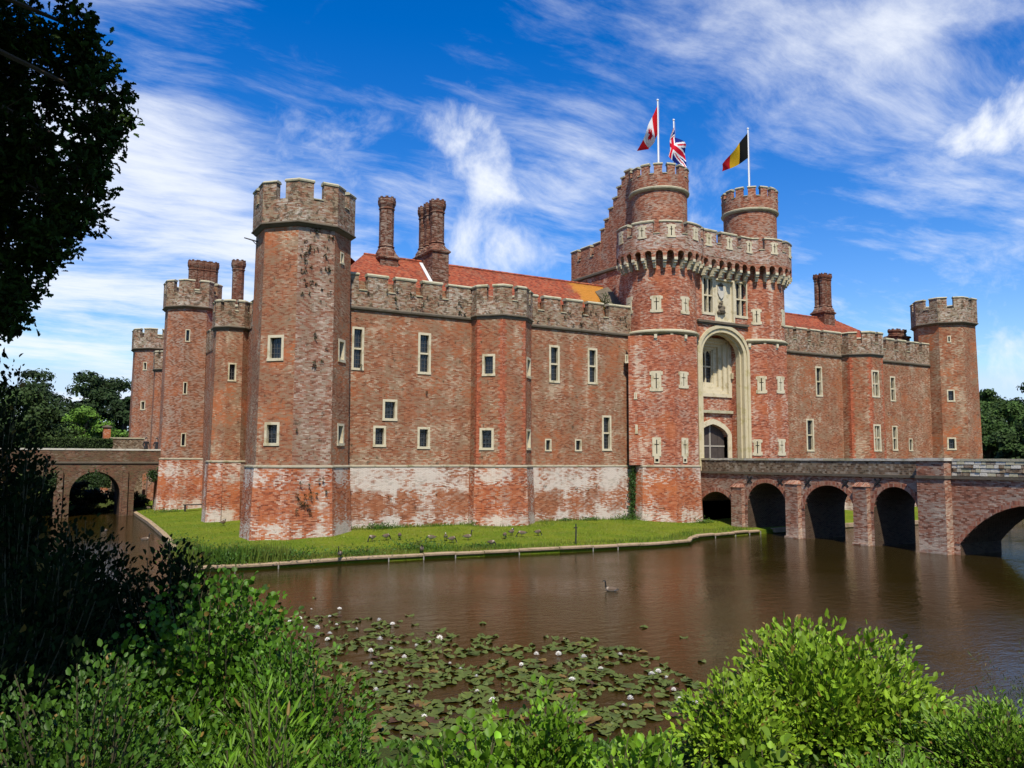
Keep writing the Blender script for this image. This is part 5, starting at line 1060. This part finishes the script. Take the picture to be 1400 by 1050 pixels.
P = along(SHORE[:12], 9000, .1, 1.3)+along([(2.6, .25), (11.2, .25), (11.8, -1.9), (15.2, -1.9), (15.6, .25), (24, .25)], 2600, -1.05, -.55); P = [p for p in P if p[0] < 9.5 or rng.random() < .35]
blades('rough_grass', 'rough grass growing along the stone edging of the lawn', P, .08, .30, .03, (.07, .14, .012))
blades('reeds', 'tuft of tall green reeds at the lawn corner by the water', along([(-7.3, -5), (-7.2, -9.0), (-4.6, -9.4), (-2.8, -9.3)], 1500, -.12, .9), .35, .95, .05, (.055, .12, .012), .22)
blades('lawn_grass', 'short bright lawn grass around the castle', [(*p, 0) for p in np.stack([rng.uniform(-7, 30, 26000), rng.uniform(-10.6, -1, 26000)], 1) if inpoly(np.array(p[0]), np.array(p[1]), SHORE)]+[(*p, 0) for p in np.stack([rng.uniform(-6, -1, 7000), rng.uniform(-3, 34, 7000)], 1) if inpoly(np.array(p[0]), np.array(p[1]), SHORE)], .04, .11, .03, (.13, .205, .012), .7)
def weed(label, x, y, r, h, n, col=(.045, .11, .012), name='weed_clump', group=None):
    z = float(lawn_z(x, y)); t = thing(name, label, 'plant', (x, y, z), group); q = np.array([x, y, z])+rng.normal(size=(n, 3))*np.array([r, r*.6, h*.35]); q[:, 2] = z+np.abs(q[:, 2]-z); dd = rdir(n); dd[:, 2] = np.abs(dd[:, 2])
    leafmesh('foliage', t, q, dd, rdir(n)+np.array([0, -.4, 1]), rng.uniform(.07, .16, n), .07, shades(n, col, .3, .2), MAT['leaf'], T_OVATE)['kind'] = 'stuff'
    mb = MB()
    for i in range(6): mb.tube([(x+rng.normal()*r*.4, y, z-.03), (x+rng.normal()*r*.6, y, z+h*.8)], .008, 3, False)
    mb.build('stems', MAT['stem'], t)['kind'] = 'stuff'
for x, y, r, h, n, lb in ((-6.7, -7.9, .6, 1.0, 900, 'tall weeds at the very corner of the lawn'), (-5.6, -8.9, .6, .9, 900, 'leafy weeds hiding the end of the stone edging'), (-4.4, -8.7, .6, .7, 700, 'dense weeds beside the reed tuft'), (-6.5, -4., .5, .6, 500, 'weeds along the western lawn edge'), (-6.0, 1., .5, .5, 400, 'small weeds further up the western lawn edge'), (.6, -8.7, .7, .45, 500, 'weeds near the goose standing upright'), (4.9, -.75, .55, .5, 420, 'leafy weed clump at the wall foot beside the big corner tower'), (11.2, -.9, .3, .3, 150, 'small weed at the foot of the left wall turret'), (3.9, -8.3, .9, .55, 700, 'bushy weeds on the lawn near the grazing geese'), (-2.5, -8.7, .8, .6, 600, 'leafy weeds among the reeds'), (20.3, -.75, .5, .3, 240, 'weeds along the wall foot near the ivy'), (23.6, -.9, .7, .5, 520, 'weed clump at the foot of the ivy'), (28.2, -3.6, .4, .4, 260, 'weeds beside the dark land arch of the bridge'), (18.2, -.75, .3, .22, 140, 'low weed tuft on the wall foot'), (-3.3, 27, .8, .4, 300, 'weeds at the foot of the tall grey-brown tower'), (7.2, -9.0, .5, .3, 250, 'low weeds behind the stone edging')):
    weed(lb, x, y, r, h, n)
t = thing('ivy', 'ivy climbing the corner between front wall and gatehouse drum', 'plant', (24.55, -.4, .75)); n = 1500; zz = .75+rng.random(n)**1.3*6.3; q = np.stack([24.35+rng.normal(size=n)*(.34-.035*zz)*.8, -.35-rng.random(n)*.3, zz], 1)
leafmesh('foliage', t, q, rdir(n)+np.array([0, -.5, -.4]), rdir(n)*.6+np.array([-.3, -1, .2]), rng.uniform(.08, .16, n), .12, shades(n, (.03, .075, .012), .3, .1), MAT['leaf'], T_OVATE)['kind'] = 'stuff'
mb = MB(); mb.tube([(24.5, -.3, .6), (24.4, -.32, 3), (24.45, -.3, 6.6)], [.04, .03, .012], 5); mb.build('stem', MAT['bark'], t)
# tufts rooted in old brickwork
def tufts(label, pts, name='wall_plants'):
    b, d, m_ = [], [], []
    for p, nrm_, r in pts:
        k = 16; b.append(np.array(p)+rng.normal(size=(k, 3))*r*.3); d.append(unit(np.array(nrm_)+rdir(k)*.9+np.array([0, 0, -.1]))); m_.append(np.full(k, r))
    b, d, m_ = map(np.concatenate, (b, d, m_)); o = leafmesh(name, None, b, d, rdir(len(b))+np.array([0, 0, 1.]), m_*rng.uniform(.6, 1.2, len(b)), m_*.25, shades(len(b), (.03, .04, .012), .3, .2), MAT['leaf'], T_BLADE, tuple(b[0])); o['kind'] = 'stuff'; tag(o, label, 'plants')
v = ngon(0, 0, 2.66); S = Plane(v[0], v[1], (4.55, 18.05), (.12, .12/2.66)); pts = []
for i in range(70):
    u = rng.uniform(.1, S.W-.1); z = 18.8-abs(rng.normal())*3.6; pts.append((S.M(u, z, .02), (*S.n, 0), rng.uniform(.07, .17)))
for k, (u0, z0, nn) in enumerate(((0, 0, 18),)):
    for i in range(nn): u = rng.uniform(.1, S.W-.1); pts.append((S.M(u, rng.uniform(2, 4.4), .25), (*S.n, 0), .14))
tufts('dark little plants rooted in the brickwork of the big corner tower', pts)
S = Plane((2.5, -.05), (24.7, -.05)); tufts('tufts growing in the front wall and its battlement', [(S.M(u, z, .02), (0, -1, 0), r) for u, z, r in [(rng.uniform(.8, 22), rng.uniform(14.4, 15.6), rng.uniform(.08, .2)) for _ in range(46)]+[(rng.uniform(.8, 22), rng.uniform(1.2, 3.2), rng.uniform(.1, .2)) for _ in range(26)]+[(1.2, 10.6, .16), (15.2, 2.2, .16), (5.6, 9.2, .14)] if not 8.4 < u < 13.2])
x0 = atY(827, 400, 1.6); t = thing('valley_shrub', 'spiky shrub rooted in the roof valley beside the gatehouse', 'plant', (x0[0], 1.6, 15.4)); n = 260; q = np.array([x0[0], 1.6, 16.2])+rng.normal(size=(n, 3))*np.array([.25, .2, .55]); dd = rdir(n)+np.array([0, 0, .9]); leafmesh('foliage', t, q, dd, rdir(n), .45, .06, shades(n, (.04, .07, .015)), MAT['leaf'], T_BLADE)['kind'] = 'stuff'
mb = MB(); mb.tube([(x0[0], 1.6, 15.2), (x0[0]+.1, 1.6, 16.6)], .03, 5); mb.build('stem', MAT['bark'], t)
for px, py, r in ((132, 655, .5), (208, 650, .35), (70, 655, .5)):
    p = atY(px, py, 30.95); n = 260; t = thing('ivy', {132: 'ivy over the pier of the western bridge', 208: 'small ivy patch high on the western bridge face', 70: 'dark ivy beside the shaded bridge arch'}[px], 'plant', (p[0], 30.9, p[2])); q = p+rng.normal(size=(n, 3))*np.array([r*.6, .04, r*.7])+np.array([0, -.08, 0])
    leafmesh('foliage', t, q, rdir(n)+np.array([0, -.4, -.5]), rdir(n)*.5+np.array([0, -1, .2]), .16, .14, shades(n, (.022, .05, .01)), MAT['leaf'], T_OVATE)['kind'] = 'stuff'
    mb = MB(); mb.tube([p+np.array([0, -.05, -r]), p+np.array([.05, -.05, r])], .02, 4); mb.build('stem', MAT['bark'], t)

# ------------------------------------------------------------------ water lilies
BED = [(372, 846), (440, 832), (520, 846), (600, 858), (700, 872), (800, 868), (880, 890), (945, 925), (965, 965), (900, 985), (830, 1005), (760, 1030), (600, 1050), (480, 1050), (470, 960), (400, 900)]
def padmesh(k):
    n = 16; v = [(0, 0, .004)]; a0 = .17
    for i in range(n+1):
        a = a0+(2*math.pi-2*a0)*i/n; r = 1+.05*math.sin(a*3+k); v.append((r*math.cos(a), r*math.sin(a)*.96, .012+.03*math.sin(a*2+k)+.035*(i % 2 == 0)*.4))
    f = [(0, i+1, i+2) for i in range(n)]; me = bpy.data.meshes.new('lily_pad'); me.from_pydata(v, [], f); c = [(.075, .10, .018), (.095, .12, .02), (.06, .085, .016), (.12, .13, .024), (.15, .10, .025), (.07, .035, .016)][k]
    at = me.color_attributes.new('Col', 'FLOAT_COLOR', 'POINT'); cc = np.array([[*[x*(.8 if i == 0 else random.uniform(.85, 1.2)) for x in c], 1] for i in range(len(v))], np.float32); at.data.foreach_set('color', cc.ravel()); me.materials.append(MAT['pad']); return me
PADS = [padmesh(i) for i in range(6)]
cand = []
while len(cand) < 1700:
    px, py = rng.uniform(372, 965), rng.uniform(832, 1050)
    q_ = atZ(px, py, 0.); hole = math.sin(q_[0]*1.9+math.sin(q_[1]*1.3)*1.4)*math.sin(q_[1]*1.7+math.sin(q_[0]*.9)*1.6)
    if inpoly(np.array(px), np.array(py), BED) and hole > -.45 and rng.random() < .35+.65*min(1, (py-830)/60):
        p = atZ(px, py, .0); cand.append((p[0], p[1]))
placed = []; mind = .13
P_ = np.array(cand); keep = []
for p in P_:
    if all((p[0]-q[0])**2+(p[1]-q[1])**2 > mind**2 for q in keep[-1500:]): keep.append(p)
extra = [atZ(px, py, 0) for px, py in ((880, 858), (935, 872), (960, 905), (1010, 935), (560, 842), (660, 853), (380, 825), (430, 818), (1240, 945), (1262, 950))]
keep += [np.array([e[0], e[1]]) for e in extra]
for i, p in enumerate(keep[:300]):
    o = bpy.data.objects.new('lily_pad', PADS[random.choices(range(6), (5, 4, 5, 3, 2, 2))[0]]); COL.objects.link(o); r = random.uniform(.09, .20); o.location = (p[0], p[1], .006+.012*random.random()); o.scale = (r, r, .6); o.rotation_euler = (random.gauss(0, .03), random.gauss(0, .03), random.uniform(0, 6.28))
    if random.random() < .04: o.rotation_euler = (random.gauss(0, .25), random.gauss(0, .25), random.uniform(0, 6.28)); o.location.z = .07
    tag(o, 'round green lily pad floating on the brown moat', 'lily pad', 'lily pads on the moat')
if len(keep) > 300:
    r = keep[300:]; V_, F_, C_ = [], [], []
    for p in r:
        me = PADS[random.randrange(4)]; s = random.uniform(.07, .16); a = random.uniform(0, 6.28); b0 = len(V_)
        for v in me.vertices: V_.append((p[0]+s*(v.co.x*math.cos(a)-v.co.y*math.sin(a)), p[1]+s*(v.co.x*math.sin(a)+v.co.y*math.cos(a)), .004+v.co.z)); C_.append((.072, .095, .016, 1))
        for f in me.polygons: F_.append([b0+i for i in f.vertices])
    me = bpy.data.meshes.new('lily_pad_carpet'); me.from_pydata(V_, [], F_); at = me.color_attributes.new('Col', 'FLOAT_COLOR', 'POINT'); at.data.foreach_set('color', np.array(C_, np.float32).ravel()); o = link(me, 'lily_pad_carpet', MAT['pad']); o['kind'] = 'stuff'; tag(o, 'carpet of further small lily pads on the moat', 'lily pads')
FL = [(340+x/3.18, 720+y/3.18) for x, y in ((395, 352), (272, 353), (178, 405), (352, 385), (382, 420), (238, 437), (297, 437), (352, 460), (343, 485), (470, 440), (568, 403), (625, 418), (570, 487), (620, 527), (530, 535), (533, 595), (570, 630), (730, 512), (830, 480), (787, 498), (676, 563), (875, 590), (920, 613), (990, 647), (553, 707), (698, 692), (698, 716), (993, 710), (1060, 748), (763, 820), (700, 925), (222, 395))]
FL += [(660+x/3.18, 720+y/3.18) for x, y in ((233, 550), (168, 593), (330, 550), (440, 563), (597, 552), (513, 612), (388, 660), (735, 637), (763, 625), (800, 650), (830, 705), (642, 745), (612, 773), (858, 750), (922, 763))]
n = 22; an = np.concatenate([np.arange(8)/8*6.283, np.arange(8)/8*6.283+.39, np.arange(6)/6*6.283+.2]); el = np.concatenate([np.full(8, .25), np.full(8, .7), np.full(6, 1.15)])
dr_ = np.stack([np.cos(an)*np.cos(el), np.sin(an)*np.cos(el), np.sin(el)], 1); nr = np.stack([-np.cos(an)*np.sin(el), -np.sin(an)*np.sin(el), np.cos(el)], 1)
fl0 = leafmesh('water_lily', None, dr_*.12, dr_, nr, 1., .5, np.tile(np.array([[.80, .78, .72]]), (22, 1)), MAT['petal'], T_OVATE, (0, 0, 0)); fme = fl0.data; bpy.data.objects.remove(fl0)
mb = MB(); mb.tube([(0, 0, .05), (0, 0, .3), (0, 0, .42)], [.16, .2, .08], 7); ctr = mb.build('stamens', plain('stamens', (.75, .50, .05), .7)); cme = ctr.data; bpy.data.objects.remove(ctr)
for px, py in FL:
    p = atZ(px, py+2, .03); o = bpy.data.objects.new('water_lily', fme); COL.objects.link(o); s = random.uniform(.045, .095); o.location = (p[0], p[1], .03); o.scale = (s, s, s*random.uniform(.7, 1.2)); o.rotation_euler = (random.gauss(0, .25), random.gauss(0, .25), random.uniform(0, 6))
    tag(o, 'white water lily flower open among the pads', 'water lily', 'white water lilies'); c = bpy.data.objects.new('stamens', cme); COL.objects.link(c); c.parent = o

# ------------------------------------------------------------------ geese, ducks
def bird_mesh(path, cols, name, k=10):
    P = np.array([(x, 0, z) for x, z, *_ in path]); Rv = np.array([p[2] for p in path]); Rh = np.array([p[3] if len(p) > 3 else p[2]*.92 for p in path]); V_, F_, C_ = [], [], []
    for i in range(len(P)):
        d = P[min(i+1, len(P)-1)]-P[max(i-1, 0)]; d /= np.linalg.norm(d); upv = np.array([-d[2], 0, d[0]])
        for j in range(k): a = 2*math.pi*j/k; V_.append(P[i]+upv*Rv[i]*math.sin(a)+np.array([0, 1, 0])*Rh[i]*math.cos(a)); c = cols[i][0] if math.sin(a) > -.35 else cols[i][1]; C_.append((*c, 1))
    for i in range(len(P)-1):
        for j in range(k): F_.append((i*k+j, i*k+(j+1) % k, (i+1)*k+(j+1) % k, (i+1)*k+j))
    F_.append(tuple(range(k))[::-1]); F_.append(tuple((len(P)-1)*k+j for j in range(k))); me = bpy.data.meshes.new(name); me.from_pydata(V_, [], F_); me.polygons.foreach_set('use_smooth', [True]*len(F_))
    at = me.color_attributes.new('Col', 'FLOAT_COLOR', 'POINT'); at.data.foreach_set('color', np.array(C_, np.float32).ravel()); me.materials.append(MAT['col']); return me
BR, PA, BK, WH = (.11, .075, .05), (.35, .28, .21), (.012, .011, .01), (.6, .57, .52)
BODY = [(-.47, .36, .012, .05), (-.40, .365, .035, .07), (-.30, .37, .085, .10), (-.16, .36, .14, .14), (0, .36, .165, .16), (.13, .38, .15, .14), (.22, .42, .105, .10)]; BC = [(BK, BK), (BK, WH), (BR, WH), (BR, PA), (BR, PA), (BR, PA), (PA, PA)]
UPN = [(.27, .50, .058), (.285, .60, .043), (.29, .70, .04), (.30, .77, .044), (.335, .82, .05), (.385, .825, .043), (.43, .805, .022), (.475, .795, .008)]; DN = [(.30, .37, .06), (.38, .28, .045), (.43, .18, .04), (.455, .10, .044), (.48, .055, .05), (.51, .03, .035), (.535, .012, .018), (.55, .0, .006)]; BACK = [(.25, .50, .058), (.26, .57, .045), (.24, .62, .042), (.18, .62, .046), (.12, .58, .045), (.05, .56, .04), (-.01, .55, .02), (-.05, .545, .008)]
NC = [(BK, BK)]*4+[(BK, WH), (BK, WH), (BK, BK), (BK, BK)]
GM = {'stand': bird_mesh(BODY+UPN, BC+NC, 'goose'), 'graze': bird_mesh(BODY+DN, BC+NC, 'goose'), 'rest': bird_mesh(BODY+BACK, BC+NC, 'goose')}
mb = MB(); mb.tube([(0, 0, .26), (.01, 0, .13), (0, 0, .02)], [.03, .016, .014], 5); mb.poly([(-.02, -.01, .012), (.09, -.04, .008), (.11, 0, .008), (.09, .04, .008), (-.02, .01, .012)]); lo = mb.build('leg', plain('goose_leg', (.03, .027, .025), .8)); LEG = lo.data; bpy.data.objects.remove(lo)
def goose(label, px, py, pose, rz, z=None, swim=False, scale=.68):
    zz = z if z is not None else .5
    for _ in range(4):
        p = atZ(px, py, zz)
        if z is None: zz = float(lawn_z(p[0], p[1]))
    o = bpy.data.objects.new('goose', GM[pose]); COL.objects.link(o); o.location = (p[0], p[1], zz-(.27*scale if swim else 0)); o.rotation_euler = (0, 0, rz); o.scale = (scale,)*3; tag(o, label, 'goose', 'geese around the moat'); ORG[o.name] = np.zeros(3)
    if not swim:
        for s in (-.07, .07): l = bpy.data.objects.new('leg', LEG); COL.objects.link(l); l.parent = o; l.location = (.02, s, 0)
G = lambda x, y: (340+x/4.375, 700+y/4.375)
for lb, p, pose, rz in (('grazing goose nearest the corner tower foot', G(738, 174), 'graze', 3.6), ('grazing goose with lowered neck beside the bushy weeds', G(822, 168), 'graze', .3), ('goose half hidden behind the bushy weeds', G(903, 164), 'graze', 1.2), ('goose standing upright on the stone edging with raised neck', G(545, 276), 'stand', -2.2),
                         ('goose standing on the stone edging with its neck folded back', G(1035, 248), 'rest', -1.9), ('grazing goose with pale flank near the left wall turret', G(1092, 177), 'graze', 2.9), ('goose standing in the middle of the flock', G(1178, 172), 'rest', 1.2), ('goose lying low beside the standing flock goose', G(1215, 190), 'graze', .2), ('goose walking to the right with raised neck', G(1310, 172), 'stand', -.45)):
    goose(lb, *p, pose, rz)
H_ = lambda x, y: (470+x/3.5, 530+y/3.5)
for lb, p, pose, rz in (('pale-breasted goose with lowered head on the stone edging', H_(707, 765), 'graze', -1.2), ('small goose grazing alone beyond the flock', H_(770, 724), 'graze', .8), ('goose resting in the grass between flock and black stake', H_(803, 709), 'rest', .4), ('goose feeding in the grass closer to the black stake', H_(853, 714), 'graze', 2.6), ('goose feeding in the grass nearest the black stake', H_(928, 707), 'graze', .2), ('goose resting on the western lawn beside the big tower', (305, 719), 'rest', .5), ('goose grazing at the far end of the western lawn', (203, 698), 'graze', 2.2)):
    goose(lb, *p, pose, rz)
goose('goose swimming alone on the open brown water', 835, 808, 'stand', 2.55, 0., True)
goose('pale goose swimming in the shaded western moat', 142, 726, 'rest', 2.4, 0., True); goose('goose swimming off the western lawn edge', 199, 738, 'stand', -.3, 0., True)
p = atZ(787, 741, .45); t = thing('stake', 'black wooden stake standing in the lawn near the water', 'stake', tuple(p)); mb = MB(); mb.tube([(p[0], p[1], .2), (p[0]+.03, p[1], 1.05), (p[0]+.02, p[1], 1.45)], [.045, .04, .03], 6); mb.build('post', MAT['iron'], t); mb = MB(); mb.box(p[0]-.1, p[0]+.1, p[1]-.02, p[1]+.02, 1.2, 1.26); mb.build('crosspiece', MAT['iron'], t)
# low trestle on the western lawn
p0, p1 = atZ(249, 697, .6), atZ(284, 697, .6); t = thing('low_bench', 'low dark plank bench on the western lawn', 'bench', tuple((p0+p1)/2)); mb = MB(); c = (p0+p1)/2; mb.box(p0[0], p1[0], c[1]-.2, c[1]+.2, 1.0, 1.07); mb.build('seat', MAT['iron'], t)
for x in (p0[0]+.15, p1[0]-.15): mb = MB(); mb.box(x-.05, x+.05, c[1]-.17, c[1]+.17, .5, 1.0); mb.build('leg', MAT['iron'], t)
# iron bracket on the corner tower
t = thing('spout', 'dark iron pole jutting from the big corner tower below its battlement', 'spout', (-2.5, .6, 17.6)); q0 = np.array([-2.45, .5, 17.55]); q1 = atD(334, 325, np.dot(q0-CAM, fw)); mb = MB(); mb.tube([q0, q1], [.05, .035], 6); mb.build('pole', MAT['iron'], t); mb = MB(); mb.tube([q0+np.array([0, 0, -.35]), q0*.5+q1*.5], .025, 5); mb.build('strut', MAT['iron'], t)

# ------------------------------------------------------------------ people on the western bridge
def person(label, x, y, z, rz, hgt, arm, cloth):
    bm = bmesh.new(); sk = bm.verts.layers.skin.verify(); J = {}
    def jt(n, p, r, par=None):
        v = bm.verts.new([c*hgt/1.75 for c in p]); v[sk].radius = (r[0]*hgt/1.75, r[1]*hgt/1.75); J[n] = v
        if par: bm.edges.new((J[par], v))
        return v
    v = jt('pelvis', (0, 0, .95), (.15, .11)); v[sk].use_root = True
    jt('waist', (0, 0, 1.12), (.135, .1), 'pelvis'); jt('chest', (0, 0, 1.32), (.16, .11), 'waist'); jt('neck', (0, 0, 1.49), (.055, .055), 'chest'); jt('jaw', (0, -.02, 1.57), (.07, .08), 'neck'); jt('head', (0, -.01, 1.66), (.08, .095), 'jaw'); jt('crown', (0, 0, 1.73), (.06, .07), 'head')
    for s, m in ((-1, 'l'), (1, 'r')):
        jt('hip'+m, (s*.1, 0, .88), (.1, .1), 'pelvis'); jt('knee'+m, (s*.11, -.02, .5), (.065, .065), 'hip'+m); jt('ank'+m, (s*.11, .02, .09), (.045, .045), 'knee'+m); jt('toe'+m, (s*.12, -.14, .04), (.04, .03), 'ank'+m)
        jt('sh'+m, (s*.2, 0, 1.41), (.065, .06), 'chest'); jt('el'+m, (s*.26, .02-arm*.05, 1.13), (.048, .048), 'sh'+m); jt('wr'+m, (s*(.25-arm*.1), -.06-arm*.18, .90+arm*.15), (.035, .03), 'el'+m); jt('hd'+m, (s*(.24-arm*.1), -.09-arm*.22, .82+arm*.17), (.035, .022), 'wr'+m)
    me = bpy.data.meshes.new('person'); bm.to_mesh(me); bm.free()
    m, nt, b = newmat('clothed_figure'); B = NB(nt); oc = B.n('ShaderNodeTexCoord').outputs['Object']; s_ = B.n('ShaderNodeSeparateXYZ'); B.L.new(oc, s_.inputs[0]); k = B.m('GREATER_THAN', s_.outputs[2], 1.47*hgt/1.75); B.L.new(B.mix(k, cloth, (.45, .27, .19)), b.inputs['Base Color']); b.inputs['Roughness'].default_value = .8; me.materials.append(m)
    o = bpy.data.objects.new('person', me); COL.objects.link(o); o.location = (x, y, z); o.rotation_euler = (0, 0, rz); o.modifiers.new('Skin', 'SKIN'); o.modifiers.new('Sub', 'SUBSURF').levels = 2; o.modifiers['Sub'].render_levels = 2; tag(o, label, 'person', 'people on the western bridge'); ORG[o.name] = np.array([x, y, z], float)
    mb = MB(); c = np.array([x, y, z]); q = 1.69*hgt/1.75; mb.tube([c+np.array([0, .0, q-.05]), c+np.array([0, .01, q+.03]), c+np.array([0, .01, q+.10]), c+np.array([0, 0, q+.125])], [.088, .1, .075, .02], 10); h = mb.build('hair', plain('hair', (.02, .014, .01), .6), o)
DK = (.012, .012, .015)
for px, yy, lb, rz, hg, ar in ((200, 33.3, 'person in dark clothes standing before the lowest tower window', .3, 1.78, .3), (214.5, 33., 'person in dark clothes with folded hands between two others', -.4, 1.74, 1.), (225, 32.6, 'person in dark clothes close to the grey-brown tower', 1.2, 1.72, .1)):
    p = atY(px, 605, yy); person(lb, p[0], yy, 4.96, rz, hg, ar, DK)
